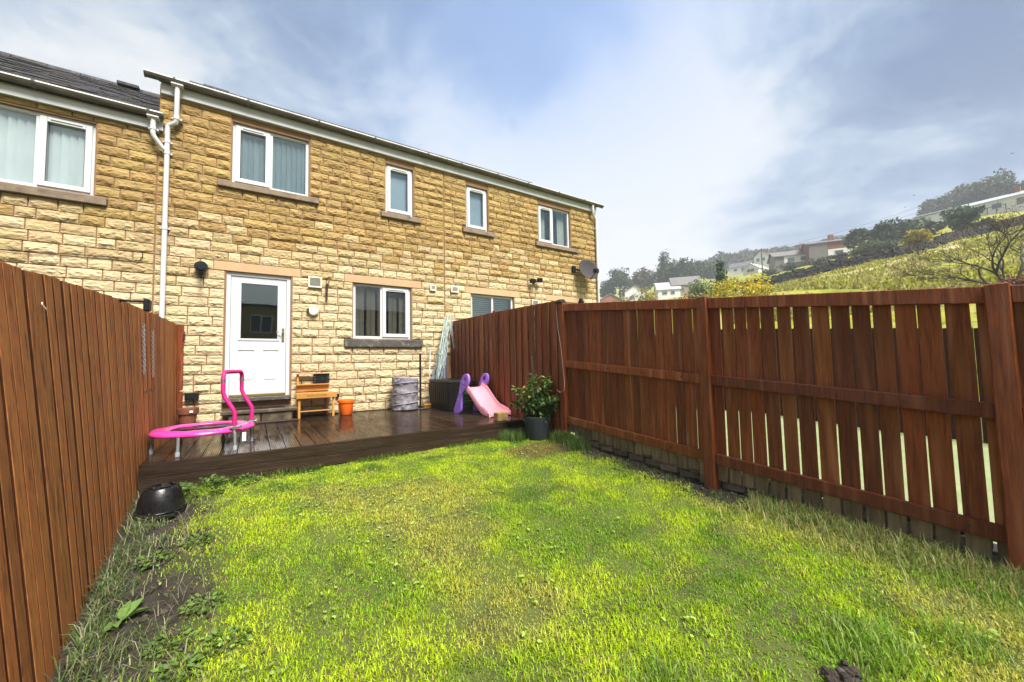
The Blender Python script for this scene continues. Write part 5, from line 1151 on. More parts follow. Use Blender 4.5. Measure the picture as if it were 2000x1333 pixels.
def field_material():
    m = bpy.data.materials.new('hill_pasture'); m.use_nodes = True; nt = m.node_tree; N = nt.nodes.new; L = nt.links.new; p = nt.nodes['Principled BSDF']
    tc = N('ShaderNodeTexCoord')
    def noise(sc, st=(1, 1, 1), dt=6):
        mp = N('ShaderNodeMapping'); L(tc.outputs['Object'], mp.inputs[0]); mp.inputs['Scale'].default_value = st
        n = N('ShaderNodeTexNoise'); n.inputs['Scale'].default_value = sc; n.inputs['Detail'].default_value = dt; n.inputs['Roughness'].default_value = 0.65; L(mp.outputs[0], n.inputs['Vector']); return n.outputs['Fac']
    def mix(f, lo, hi, A, B):
        r = N('ShaderNodeMapRange'); L(f, r.inputs[0]); r.inputs[1].default_value = lo; r.inputs[2].default_value = hi
        x = N('ShaderNodeMix'); x.data_type = 'RGBA'; L(r.outputs[0], x.inputs[0])
        for s, c in ((6, A), (7, B)):
            if isinstance(c, tuple): x.inputs[s].default_value = (*c, 1)
            else: L(c, x.inputs[s])
        return x.outputs[2]
    c = mix(noise(0.22), 0.40, 0.60, (0.28, 0.27, 0.022), (0.16, 0.19, 0.018))
    c = mix(noise(0.55, (1, 1, 1), 7), 0.50, 0.66, c, (0.33, 0.28, 0.10))
    c = mix(noise(1.7, (1, 1, 1), 5), 0.56, 0.72, c, (0.07, 0.06, 0.02))
    L(c, p.inputs['Base Color']); p.inputs['Roughness'].default_value = 0.9; p.inputs['Specular IOR Level'].default_value = 0.15
    b = N('ShaderNodeBump'); b.inputs['Strength'].default_value = 1.0; b.inputs['Distance'].default_value = 0.35; L(noise(1.3, (1, 1, 1), 7), b.inputs['Height']); L(b.outputs[0], p.inputs['Normal'])
    return m
hill = sheet('hillside', xs, ys, terrain, field_material()); hill['kind'] = 'structure'
def tz(x, y): return float(terrain(np.array([x]), np.array([y]))[0])
def foot(u, d):
    """ground point on the hill in photo column u at distance d"""
    q = ray(u, 560.0); h = math.hypot(q[0], q[1]); x, y = CAM[0]+q[0]/h*d, CAM[1]+q[1]/h*d
    return np.array([x, y, tz(x, y)])
def px_h(u, v, d): return at_dist(u, v, d)[2]

# trodden path: a pale worn strip running up the field
pathm = pm('dry_path', (0.42, 0.36, 0.21), (0.26, 0.235, 0.09), 2, 0.95, 0.6, 10)
def strip(uv, w, name, mat, lift=0.10):
    P = [];
    for (u, d) in uv: P.append(foot(u, d))
    P = np.array(P); t = np.linspace(0, len(P)-1, 90); C = np.stack([np.interp(t, np.arange(len(P)), P[:, i]) for i in range(2)], 1)
    T_ = np.gradient(C, axis=0); Nn = np.stack([-T_[:, 1], T_[:, 0]], 1); Nn /= np.linalg.norm(Nn, axis=1)[:, None]
    ww = w*(1+0.35*nfbm(t, t*0+3, 1.2, 2)); V = []
    for s in (-1, -0.33, 0.33, 1):
        Q = C+Nn*(ww*s/2)[:, None]; V.append(np.concatenate([Q, (terrain(Q[:, 0], Q[:, 1])+(lift if abs(s) < .5 else -0.03))[:, None]], 1))
    V = np.stack(V, 1).reshape(-1, 3); n = len(t); Fq = [(i*4+j, i*4+j+1, (i+1)*4+j+1, (i+1)*4+j) for i in range(n-1) for j in range(3)]
    return np_mesh(name, V, np.array(Fq), 4, mat, smooth=True)
tag(strip([(1500, 46), (1560, 47), (1650, 49), (1740, 51), (1820, 55), (1880, 60)], 1.5, 'field_path', pathm), kind='structure')
# dry stone field wall
WL = thing('field_wall', tuple(foot(1745, 58)), 'long dark dry stone wall climbing across the hillside pasture', 'wall')
wallm = pm('dark_drystone', (0.034, 0.031, 0.027), (0.012, 0.011, 0.0095), 3, 0.9, 1, 8, var=0.5, dirt=(0.085, 0.08, 0.068), dscale=2, damt=0.5)
pts = np.array([foot(u, d) for u, d in ((1440, 55), (1490, 54), (1515, 54), (1617, 56), (1745, 58), (1809, 62), (1872, 68), (1930, 74), (2000, 80), (2080, 84))])
seg = np.concatenate([[0], np.cumsum(np.linalg.norm(np.diff(pts[:, :2], axis=0), axis=1))]); LW = seg[-1]
def wp(s): return np.array([np.interp(s, seg, pts[:, 0]), np.interp(s, seg, pts[:, 1])])
core = MB(); s = 0.0
while s < LW-1:
    a, b = wp(s), wp(s+1.02); za, zb = tz(*a), tz(*b); n_ = np.array([-(b-a)[1], (b-a)[0]])/np.linalg.norm(b-a)*0.22
    core.hexa([(*(a-n_), za-0.3), (*(b-n_), zb-0.3), (*(b+n_), zb-0.3), (*(a+n_), za-0.3), (*(a-n_), za+0.85), (*(b-n_), zb+0.85), (*(b+n_), zb+0.85), (*(a+n_), za+0.85)]); s += 1.0
core.build('wall_core', wallm, WL)
sm = MB(); rw = random.Random(3); s = 0.0
while s < LW-0.4:
    a = wp(s); t_ = wp(s+0.3)-a; t_ /= np.linalg.norm(t_); n_ = np.array([-t_[1], t_[0]]); z = tz(*a)
    for k in range(5):
        L_ = rw.uniform(0.10, 0.26); h_ = rw.uniform(0.06, 0.13); zz = z+0.08+k*0.19+rw.uniform(-.05, .05)
        for sd_ in (-1, 1):
            c_ = a+n_*sd_*(0.22+rw.uniform(-.03, .08))+t_*rw.uniform(-.1, .1)
            sm.bar((*(c_-t_*L_), zz), (*(c_+t_*L_), zz+rw.uniform(-.05, .05)), 0.2, h_*2)
    if rw.random() < 0.9: sm.bar((*(a-t_*0.2), z+0.92), (*(a+t_*0.2), z+0.92+rw.uniform(-.06, .06)), 0.4, rw.uniform(0.15, 0.36))
    s += rw.uniform(0.28, 0.42)
tag(sm.build('wall_stones', wallm, WL), kind='stuff')

# ------------------------------------------------------------------ leaf clouds
def leaf_cloud(C, Rd, n, size, col, colvar, rg, lobes=22, flat=0.0, core=0.55, taper=0.0):
    """n leaf-sized faces in lumps through an ellipsoid; returns V, F, tint"""
    Lc = rg.normal(size=(lobes, 3)); Lc /= np.linalg.norm(Lc, axis=1)[:, None]; Lc *= rg.uniform(0.35, 0.92, (lobes, 1))
    if taper:
        f = 1-taper*(Lc[:, 2:3]*0.5+0.5); Lc[:, :2] *= f
    lr = rg.uniform(0.22, 0.42, lobes); lt = rg.normal(0, 0.16, lobes)
    k = rg.integers(0, lobes, n); d = rg.normal(size=(n, 3)); d /= np.linalg.norm(d, axis=1)[:, None]
    P = Lc[k]+d*(lr[k]*rg.uniform(core, 1.05, n))[:, None]
    P[:, 2] = np.maximum(P[:, 2], -0.98)
    P = np.asarray(C)+P*np.asarray(Rd)
    a = rg.normal(size=(n, 3)); a /= np.linalg.norm(a, axis=1)[:, None]; b = np.cross(a, rg.normal(size=(n, 3))); b /= np.linalg.norm(b, axis=1)[:, None]
    s = size*rg.uniform(0.55, 1.3, n)[:, None]
    V = np.stack([P-a*s*0.6, P+b*s*0.32, P+a*s*0.6, P-b*s*0.32], 1).reshape(-1, 3); Fq = np.arange(4*n).reshape(-1, 4)
    t = np.asarray(col)[None]*(1+lt[k]+rg.normal(0, colvar, n))[:, None].clip(0.3, 2.2); t[:, 0] *= 1+rg.normal(0, 0.12, n)
    return V, Fq, np.repeat(t, 4, 0)
bark_m = pm('bark', (0.075, 0.058, 0.042), (0.035, 0.027, 0.02), 4, 0.9, 1, 14, stretch=(2, 2, 0.5))
def tree(u, vtop, wpx, d, label, col=(0.055, 0.085, 0.028), kind='round', n=2600, size=0.5, name='tree', cat='tree', group=None, gap=0.12, trunk=True, colvar=0.22, below=0.0, seed=0):
    b = foot(u, d); b[2] -= below; zt = px_h(u, vtop, d); H = max(1.0, zt-b[2]); depth = d*math.cos(math.atan2(ray(u, 560)[0], ray(u, 560)[1])-YAW); W = wpx/F_PX*depth/2
    rg = np.random.default_rng(int(u*7+vtop+seed)); T_ = thing(name, tuple(b), label, cat, group)
    m = MB(); r0 = max(0.03, H*0.022); m.tube([b-np.array([0, 0, 0.3]), b+np.array([0.02*H, 0, H*0.3]), b+np.array([0.0, 0.02*H, H*0.6]), b+np.array([0, 0, H*0.85])], [r0*1.3, r0, r0*0.6, r0*0.2], 7)
    for k in range(5):
        a = rg.uniform(0, 6.28); z = H*rg.uniform(0.3, 0.6); m.tube([b+np.array([0, 0, z]), b+np.array([W*0.35*math.cos(a), W*0.35*math.sin(a), z+H*0.12]), b+np.array([W*0.7*math.cos(a), W*0.7*math.sin(a), z+H*0.2])], [r0*0.5, r0*0.3, r0*0.1], 5)
    m.build('trunk', bark_m, T_)
    zc = b[2]+H*(0.5+gap/2); rz = H*(0.5-gap/2)
    V, Fq, t = leaf_cloud((b[0], b[1], zc), (W, W, rz), n, size, col, colvar, rg, taper=0.8 if kind == 'cone' else 0.0, lobes=30 if kind != 'cone' else 36)
    np_mesh('crown', V, Fq, 4, leaf_m, T_, tint=t)
    return T_
gA = 'trees on the far side of the valley'
for i, (u, vt, w, d, col, kd, lb) in enumerate((
    (1184, 552, 34, 150, (0.060, 0.085, 0.040), 'round', 'pale misty tree next to the end house downpipe'),
    (1210, 525, 62, 150, (0.045, 0.068, 0.026), 'round', 'dark broad tree left of the brown autumn tree on the valley side'),
    (1254, 518, 52, 155, (0.095, 0.080, 0.040), 'round', 'brownish autumn tree among the dark trees above the white gable'),
    (1299, 489, 46, 160, (0.028, 0.044, 0.020), 'cone', 'tall pointed dark conifer rising over the valley trees'),
    (1302, 510, 74, 146, (0.055, 0.085, 0.028), 'round', 'mid green bushy tree below the pointed conifer'),
    (1350, 501, 76, 148, (0.040, 0.070, 0.024), 'round', 'large rounded dark tree above the grey roofed bungalow'),
    (1388, 512, 40, 170, (0.045, 0.062, 0.034), 'round', 'small hazy tree between rounded tree and far wooded ridge'))):
    tree(u, vt, w, d, lb, col, kd, 2600, 0.75, group=gA, gap=0.02)
for i, (u, vt, w, d, col, kd, lb, nn, sz) in enumerate((
    (1690, 444, 62, 98, (0.048, 0.072, 0.024), 'round', 'dark hedge tree right of the long bungalow', 2600, 0.5),
    (1735, 432, 66, 98, (0.040, 0.062, 0.022), 'round', 'dark rounded hedge tree in the middle of the hillside hedge', 2600, 0.5),
    (1782, 419, 66, 100, (0.045, 0.066, 0.024), 'round', 'dark rounded tree below the white walled hilltop bungalow', 2600, 0.5),
    (1720, 472, 90, 84, (0.080, 0.098, 0.036), 'round', 'low pale hedge just above the dark field wall', 2200, 0.4),
    (1832, 432, 40, 92, (0.035, 0.052, 0.020), 'round', 'small dark shrub beneath the white walled hilltop bungalow', 1600, 0.4),
    (1893, 404, 84, 80, (0.055, 0.092, 0.045), 'round', 'blue green willow shrub in front of the hilltop houses', 3200, 0.4),
    (1850, 386, 70, 200, (0.050, 0.070, 0.022), 'round', 'leafy tree starting the wood behind the hilltop bungalow', 2600, 0.8),
    (1895, 352, 95, 195, (0.045, 0.065, 0.022), 'round', 'tall leafy tree in the wood behind the hilltop houses', 3600, 0.8),
    (1950, 330, 105, 190, (0.042, 0.062, 0.022), 'round', 'tallest broad tree of the wood behind the hilltop houses', 4200, 0.8),
    (2005, 352, 80, 190, (0.032, 0.046, 0.02), 'round', 'dark tree behind the hilltop house with the veranda', 2600, 0.8))):
    tree(u, vt, w, d, lb, col, kd, nn, sz, gap=0.02, group='trees on the upper hillside')
tree(1799, 443, 44, 57, 'small tree with yellow autumn leaves standing by the field wall', (0.27, 0.23, 0.025), 'round', 900, 0.26, gap=0.3)
tree(1409, 499, 34, 42, 'young upright green tree above the yellow shrub', (0.045, 0.080, 0.022), 'cone', 1500, 0.24, gap=0.05, below=0.5)
tree(1372, 545, 60, 44, 'pale green bush behind the yellow shrub', (0.13, 0.17, 0.05), 'round', 1300, 0.22, gap=0.02, below=0.5)
tree(1262, 560, 52, 60, 'yellow leaved bush near the white gabled house', (0.26, 0.23, 0.025), 'round', 1100, 0.26, gap=0.02, below=0.6)
tree(1222, 578, 60, 62, 'low straw coloured scrub beside the yellow bush', (0.20, 0.15, 0.055), 'round', 900, 0.25, gap=0.0, below=0.6)
tree(1335, 577, 90, 58, 'rusty brown scrub in front of the grey roofed bungalow', (0.20, 0.125, 0.04), 'round', 1100, 0.25, gap=0.0, below=1.0)
tree(1452, 534, 118, 27, 'large shrub with bright yellow leaves just beyond the fence', (0.44, 0.36, 0.02), 'round', 2200, 0.15, gap=0.06, colvar=0.35, below=0.6)
tree(1398, 556, 70, 30, 'lower yellow green shrub left of the large yellow shrub', (0.24, 0.25, 0.03), 'round', 1000, 0.15, gap=0.02, colvar=0.3, below=0.6)
for i, (u, vt, w, d) in enumerate(((1505, 528, 36, 100), (1545, 512, 40, 98), (1600, 503, 40, 96), (1650, 500, 44, 92), (1690, 485, 50, 88))):
    tree(u, vt, w, d, ('dark bush by the telegraph pole', 'brown shrub under the left window band of the long bungalow', 'round dark shrub under the long bungalow window', 'low bush by the white wall of the long bungalow', 'rough bramble bush at the end of the long bungalow')[i], (0.050, 0.060, 0.022), 'round', 800, 0.35, 'shrub', 'shrub', 'shrubs round the hillside bungalow', 0.0)
# bare thorn tree
def bare_tree(u, d, vtop, label):
    b = foot(u, d); H = px_h(u, vtop, d)-b[2]; T_ = thing('bare_tree', tuple(b), label, 'tree'); rg = random.Random(11); m = MB(); tips = []
    def grow(p, dr, L, r, lev):
        q = p+dr*L; mid = p+dr*L*0.5+Vector((rg.uniform(-1, 1), rg.uniform(-1, 1), rg.uniform(-.5, .5)))*L*0.09
        m.tube([p, mid, q], [r, r*0.85, r*0.65], 6 if lev < 2 else 4)
        if lev >= 6 or r < 0.004: tips.append(q); return
        for k in range(rg.choice((2, 3, 3))):
            v = (dr+Vector((rg.uniform(-1, 1), rg.uniform(-1, 1), rg.uniform(-0.45, 0.65)))*0.75).normalized(); grow(q, v, L*rg.uniform(0.66, 0.92), r*rg.uniform(0.5, 0.70), lev+1)
    B = Vector(b)-Vector((0, 0, 0.2))
    for k, v in enumerate(((-0.45, 0.35, 0.9), (0.3, -0.3, 1.0), (-0.85, 0.75, 0.55), (0.1, 0.2, 1.0), (0.7, -0.7, 0.8))):
        dr = Vector(v).normalized(); grow(B, dr, H*0.33, 0.075 if k < 3 else 0.05, 0)
    m.build('trunk', bark_m, T_)
    rgn = np.random.default_rng(5); idx = rgn.integers(0, len(tips), 900); P = np.array([tips[i] for i in idx])+rgn.normal(0, 0.12, (900, 3)); a = rgn.normal(size=(900, 3))*0.035; c_ = np.cross(a, rgn.normal(size=(900, 3))); c_ *= 0.02/np.linalg.norm(c_, axis=1)[:, None]
    np_mesh('remaining_leaves', np.stack([P-a, P+c_, P+a, P-c_], 1).reshape(-1, 3), np.arange(3600).reshape(-1, 4), 4, leaf_m, T_, tint=np.tile([0.16, 0.07, 0.03], (3600, 1)))
bare_tree(1975, 27, 425, 'bare brown thorn tree standing on the pasture just beyond the fence')
tree(1995, 530, 70, 26, 'reddish brown bramble clump at the foot of the bare tree', (0.16, 0.075, 0.035), 'round', 1000, 0.14, 'bramble', 'bramble', None, 0.0, below=0.4)

# far wooded ridge: a mass of trees
rg = np.random.default_rng(9); Vs, Fs, Ts = [], [], []; nb_v = 0
for i in range(150):
    u = rg.uniform(1335, 1700); d = rg.uniform(230, 330); b = foot(u, d); top_v = np.interp(u, [1335, 1360, 1420, 1450, 1500, 1560, 1640, 1700], [520, 512, 492, 487, 489, 480, 464, 452])+rg.uniform(-3, 16)
    zt = px_h(u, top_v, d); H = max(6, zt-b[2]); H = min(H, 26); W = rg.uniform(4, 9)
    V, Fq, t = leaf_cloud((b[0], b[1], zt-H*0.5), (W, W, H*0.5), 420, 1.7, (0.038+rg.uniform(0, 0.025), 0.056+rg.uniform(0, 0.02), 0.026), 0.2, rg, lobes=10)
    Vs.append(V); Fs.append(Fq+nb_v); Ts.append(t); nb_v += len(V)
w = np_mesh('far_woodland', np.concatenate(Vs), np.concatenate(Fs), 4, leaf_m, None, tint=np.concatenate(Ts)); tag(w, 'hazy far woodland along the ridge behind the houses', 'woodland', kind='stuff')

# ------------------------------------------------------------------ hillside houses
wht = pm('white_render', (0.62, 0.62, 0.60), (0.54, 0.54, 0.52), 1, 0.9); roofg = pm('grey_roof_tile', (0.10, 0.10, 0.105), (0.07, 0.07, 0.075), 2, 0.8, var=0.05)
roofp = pm('pale_wet_roof', (0.17, 0.155, 0.14), (0.12, 0.11, 0.10), 1.0, 0.45); roofw = pm('shiny_wet_roof', (0.42, 0.43, 0.45), (0.34, 0.35, 0.37), 1.0, 0.35); brickr = pm('red_brown_brick', (0.22, 0.095, 0.045), (0.16, 0.07, 0.035), 2, 0.9)
glz = pm('far_window_glass', (0.06, 0.085, 0.10), (0.045, 0.06, 0.07), 1, 0.08, spec=0.8); tanw = pm('tan_stone', (0.28, 0.22, 0.13), (0.20, 0.16, 0.10), 2, 0.9)
def cottage(u, d, L, D, hw, hr, turn, walls, roofm, label, wins=(), gable=False, chimney=True, zoff=0.0, over=0.3, front_band=None):
    b = foot(u, d); az = math.atan2(ray(u, 560)[0], ray(u, 560)[1])+R_(turn); X = np.array([math.cos(az), -math.sin(az), 0]); Yv = np.array([math.sin(az), math.cos(az), 0]); base = b+np.array([0, 0, zoff])
    T_ = thing('hillside_house', tuple(base), label, 'house', 'houses scattered on the hillside')
    def w3(x, y, z): return tuple(base+X*x+Yv*y+np.array([0, 0, z]))
    def bx(x0, x1, y0, y1, z0, z1): return MB().box(x0, x1, y0, y1, z0, z1).xform(w3)
    bx(-L/2, L/2, 0, D, -2.5, hw).build('wall', walls, T_)
    if gable:
        m = MB().prism([(-L/2, hw), (L/2, hw), (0, hw+hr-0.05)], (0.0, D), 'y').xform(w3); m.build('gable', walls, T_)
        m = MB().prism([(-L/2-over, hw-over*hr/(L/2)), (0, hw+hr), (L/2+over, hw-over*hr/(L/2)), (L/2+over, hw-over*hr/(L/2)+0.18), (0, hw+hr+0.2), (-L/2-over, hw-over*hr/(L/2)+0.18)], (-over, D+over), 'y').xform(w3); rf_ = m.build('roof', roofm, T_)
    else:
        m = MB().prism([(0, hw), (D, hw), (D/2, hw+hr-0.05)], (-L/2, L/2), 'x').xform(w3); m.build('gable', walls, T_)
        m = MB().prism([(-over, hw-over*hr/(D/2)), (D/2, hw+hr), (D+over, hw-over*hr/(D/2)), (D+over, hw-over*hr/(D/2)+0.18), (D/2, hw+hr+0.2), (-over, hw-over*hr/(D/2)+0.18)], (-L/2-over, L/2+over), 'x').xform(w3); rf_ = m.build('roof', roofm, T_)
    if chimney: bx(L*0.12, L*0.12+0.9, D/2-0.4, D/2+0.4, hw+hr-0.5, hw+hr+1.3).build('chimney', brickr, rf_)
    if front_band: bx(front_band[0], front_band[1], -0.06, -0.005, front_band[2], front_band[3]).build('render_band', front_band[4], T_)
    for (x0, x1, z0, z1) in wins:
        f = bx(x0, x1, -0.10, -0.062, z0, z1).build('window', wht, T_); n = max(1, int((x1-x0)/1.1))
        for k in range(n): a = x0+(x1-x0)*k/n+0.07; c_ = x0+(x1-x0)*(k+1)/n-0.07; bx(a, c_, -0.13, -0.101, z0+0.08, z1-0.08).build('pane', glz, f)
    return T_, w3, bx
# long grey bungalow with white window band, and its brick wing
T_, w3, bx = cottage(1562, 108, 9.0, 6, 2.3, 1.5, -14, roofp, roofp, 'long grey hillside bungalow with a white band of windows', wins=((-2.0, -0.6, 0.8, 1.8), (0.4, 3.6, 0.8, 1.8)), chimney=True, zoff=0.5, front_band=(-2.6, 4.4, 0.6, 2.2, wht))
T_, w3, bx = cottage(1624, 106, 7.0, 7, 3.2, 1.0, -14, brickr, roofp, 'brick fronted wing joined to the long grey bungalow', wins=((0.9, 2.4, 0.5, 1.3),), chimney=True, zoff=0.6, front_band=(-0.2, 3.4, 0.3, 1.6, wht))
bx(-3.45, -0.3, -0.08, -0.005, -0.5, 3.2).build('grey_panel', roofp, T_)
cottage(1489, 188, 5.2, 9, 4.6, 2.4, 18, wht, roofg, 'white gabled house behind the telegraph pole', wins=((-1.6, -0.4, 2.6, 4.0), (0.4, 1.6, 2.6, 4.0), (-1.6, -0.4, 0.2, 1.6)), gable=True, zoff=1.0)
cottage(1510, 192, 6, 7, 3.6, 1.8, -8, brickr, roofg, 'small red brick house beside the white gabled house', wins=((-0.8, 0.8, 1.2, 2.4),), zoff=0.8)
cottage(1446, 195, 8, 7, 2.6, 2.4, 12, wht, roofg, 'white cottage with dark roof half hidden by the young green tree', wins=((-2.2, -0.8, 0.8, 2.0), (0.6, 2.0, 0.8, 2.0)), zoff=0.8)
cottage(1468, 150, 5, 6, 1.8, 1.8, 30, wht, roofw, 'low white roofed building below the white gabled house', wins=((-1.2, 1.2, 0.8, 1.9),), gable=True, chimney=False)
cottage(1239, 120, 5.6, 10, 3.2, 1.7, 0, wht, roofg, 'small white gabled house beside the yellow bush', wins=((-1.4, 0.0, 0.6, 1.8),), gable=True, chimney=False, zoff=0.3)
cottage(1306, 118, 6.0, 8, 2.3, 2.5, -8, wht, roofw, 'white bungalow with a shiny wet pale roof', wins=((-1.8, -0.4, 0.8, 1.8), (0.5, 1.6, 0.8, 1.8)), chimney=False, zoff=0.3)
cottage(1341, 120, 7.6, 8, 2.6, 2.8, -8, tanw, roofp, 'bungalow with brown grey wet roof beside the shiny roofed one', wins=((-2.0, -0.5, 0.8, 1.9),), chimney=False, zoff=0.5)
cottage(1192, 112, 8.5, 8, 1.8, 2.4, -18, brickr, roofp, 'low brick house with a pale roof next to the end terrace', wins=((-2, -0.6, 0.4, 1.4),), gable=True, chimney=False, zoff=-0.2)
cottage(1852, 140, 9.5, 8, 2.4, 1.3, 8, wht, roofg, 'white walled hilltop bungalow with a grey roof', wins=((-3.4, -1.8, 0.7, 1.8), (0.2, 1.4, 0.4, 1.8), (2.2, 3.6, 0.7, 1.8)), zoff=0.2, chimney=False)
T_, w3, bx = cottage(1966, 128, 12.5, 8, 2.5, 1.5, 8, wht, roofw, 'hilltop house with pale wet roof and a timber veranda', wins=((-4.2, -2.6, 0.7, 1.9), (-1.0, 0.4, 0.7, 1.9), (2.2, 4.4, 0.5, 2.0)), zoff=0.4, chimney=True)
for k in range(7): bx(-6.2+k*1.2, -6.08+k*1.2, -1.6, -1.48, -1.5, 0.9).build('veranda_post', bark_m, T_)
bx(-6.2, 1.2, -1.6, -1.5, 0.9, 1.0).build('veranda_rail', bark_m, T_)
# telegraph pole and wires
b = foot(1491, 118); zt_ = px_h(1491, 486, 118); TP_ = thing('telegraph_pole', tuple(b), 'wooden telegraph pole in front of the white gabled house', 'pole')
MB().tube([b-np.array([0, 0, 0.5]), np.array([b[0], b[1], zt_])], [0.17, 0.12], 8).build('pole', bark_m, TP_)
MB().bar((b[0]-0.6, b[1]+0.5, zt_-0.5), (b[0]+0.6, b[1]-0.5, zt_-0.5), 0.1, 0.12).build('crossarm', bark_m, TP_)
for k, (u2, v2, d2, lb) in enumerate(((1880, 372, 150, 'upper telephone wire strung along the hillside'), (1840, 398, 140, 'lower telephone wire strung along the hillside'))):
    a = Vector((b[0], b[1], zt_-0.45-0.3*k)); c_ = Vector(at_dist(u2, v2, d2)); p_ = [a.lerp(c_, t)-Vector((0, 0, 5*t*(1-t))) for t in np.linspace(0, 1, 24)]
    tag(MB().tube(p_, 0.03, 4).build('telephone_wire', black_m), lb, 'wire')
# birds
for (u, v, d, lb) in ((1786, 382, 90, 'small dark bird flying above the other over the hill'), (1768, 405, 90, 'small dark bird flying lower over the hillside trees'), (1978, 300, 90, 'small dark bird high above the hilltop wood')):
    c_ = Vector(at_dist(u, v, d)); bd = thing('bird', tuple(c_), lb, 'bird')
    m = MB(); m.add([c_+Vector((-.28, .2, .12)), c_+Vector((-.05, 0, .02)), c_+Vector((0, -.1, 0)), c_+Vector((.05, 0, .02)), c_+Vector((.28, -.2, .12)), c_+Vector((0, .12, .04)), c_+Vector((0, 0, -.05))], [(0, 1, 5), (1, 2, 6), (1, 6, 5), (2, 3, 6), (3, 5, 6), (3, 4, 5)]); m.build('body', black_m, bd)

# ------------------------------------------------------------------ house across the back lane (behind the camera; it shows in the panes)
OH = thing('facing_house', (1.5, -21, -1), 'sandstone house facing the garden, mirrored in the door and window panes', 'house')
wall_with_holes(OH, -9, 14, -1.2, 5.0, [(x, x+1.2, z, z+1.1) for x in (-6, -2.5, 0.2, 2.6, 6, 9.5) for z in (0.6, 3.1)], -21.3, -21.0, 'wall', stone_m)
MB().prism([(-20.8, 4.9), (-24.5, 7.4), (-28.2, 4.9), (-28.2, 4.7), (-24.5, 7.2), (-20.8, 4.7)], (-9.3, 14.3), 'x').build('roof', slate_m, OH)
for x in (-6, -2.5, 0.2, 2.6, 6, 9.5):
    for z in (0.6, 3.1):
        f = MB(); f.box(x, x+0.07, -21.1, -21.04, z, z+1.1); f.box(x+1.13, x+1.2, -21.1, -21.04, z, z+1.1); f.box(x+0.07, x+1.13, -21.1, -21.04, z, z+0.07); f.box(x+0.07, x+1.13, -21.1, -21.04, z+1.03, z+1.1); f.box(x+0.565, x+0.635, -21.1, -21.04, z+0.07, z+1.03); w_ = f.build('window', upvc_m, OH)
        MB().box(x+0.07, x+1.13, -21.12, -21.11, z+0.07, z+1.03).build('pane', glz, w_)

# ------------------------------------------------------------------ lawn grass
def blades(P, h, w, bend, az, tint, name, label=None, cat=None, parent=None, rg=rng):
    n = len(P); side = np.stack([np.cos(az), np.sin(az), 0*az], 1); fw = np.stack([-np.sin(az), np.cos(az), 0*az], 1)
    up = np.array([0, 0, 1.0]); w = w[:, None]; h_ = h[:, None]; b = bend[:, None]
    m1 = P+fw*(b*h_*0.35)+up*(h_*0.58*np.sqrt(np.maximum(0.05, 1-(b*0.5)**2)))
    tp = P+fw*(b*h_*0.95)+up*(h_*np.sqrt(np.maximum(0.04, 1-np.minimum(b, 0.98)**2)))
    V = np.stack([P-side*w, P+side*w, m1-side*w*0.8, m1+side*w*0.8, tp], 1).reshape(-1, 3); i = np.arange(n)[:, None]*5
    q = np.concatenate([i, i+1, i+3, i+2, i+2, i+3, i+4], 1).ravel(); sz = np.tile([4, 3], n)
    tt = np.repeat(tint, 5, 0); 
    o = np_mesh(name, V, q, sz, grass_m, parent, tint=tt)
    return o
GREEN = np.array([0.20, 0.37, 0.012]); LIME = np.array([0.47, 0.60, 0.016]); STRAW = np.array([0.52, 0.43, 0.12]); DEEP = np.array([0.115, 0.24, 0.014]); BROWN = np.array([0.24, 0.14, 0.05])
def lerp(a, b, t): return a+(b-a)*np.clip(t, 0, 1)[:, None]
N0 = 330000
X = rng.uniform(-0.6, 3.98, N0); Y = rng.uniform(-8.3, -3.005, N0)
# keep what the garden view covers plus a margin
keep = (X > fence_x(Y)+0.03) & (Y > -6.3-0.55*np.maximum(0, X-0.2)-0.4)
X, Y = X[keep], Y[keep]
so = soil_amount(X, Y); thin = nfbm(X, Y, 1.7, 4, 21); bare = sstep((thin-0.30)/0.2)*sstep((-4.6-Y)/1.3)
dens = (1-so*0.965)*(1-0.62*bare)*(0.75+0.5*(nfbm(X, Y, 9.0, 2, 91) > -0.15))
k = rng.random(len(X)) < dens; X, Y, so = X[k], Y[k], so[k]
Z = yard_z(X, Y)+bump_z(X, Y)-0.004
tuft = nfbm(X, Y, 5.5, 3, 31); pat = nfbm(X, Y, 0.9, 4, 40); pat2 = nfbm(X, Y, 2.8, 3, 50); dry = nfbm(X, Y, 1.3, 4, 60)
h = (0.015+0.016*rng.random(len(X)))*(1+0.8*tuft)*(1+0.25*np.clip((-5-Y)/2, 0, 1)); h = np.maximum(h, 0.012)
t = lerp(np.tile(GREEN, (len(X), 1)), LIME[None], 0.62+1.2*pat+0.9*pat2+0.5*tuft)
t = lerp(t, DEEP[None], (nfbm(X, Y, 3.2, 4, 70)-0.16)*2.6)
dryness = (dry-0.10)*2.6+0.30*sstep((-5.2-Y)/2)*sstep((X-1.2)/2)+0.15*sstep((-5.6-Y)/1.0)
ub = onZ(1055, 873, -0.2); ring = np.hypot((X-ub[0])/0.55, (Y-ub[1])/0.33)+0.25*nfbm(X, Y, 5, 3, 77)
t = lerp(t, STRAW[None], np.clip(dryness, 0, 0.85)*(0.35+0.65*rng.random(len(X))))
t = lerp(t, BROWN[None], sstep((1.15-ring)/0.5)*0.85)
t = t*(1+rng.normal(0, 0.20, len(X)))[:, None].clip(0.45, 1.7)
stray = rng.random(len(X)) < 0.06; t[stray] = STRAW*rng.uniform(0.6, 1.15, (stray.sum(), 1))
lawn = blades(np.stack([X, Y, Z], 1), h, 0.0017+0.0015*rng.random(len(X)), rng.uniform(0.25, 1.0, len(X)), rng.uniform(0, 6.283, len(X)), t, 'lawn_grass')
tag(lawn, 'short patchy yellow green lawn grass between the fences', 'grass', kind='stuff')
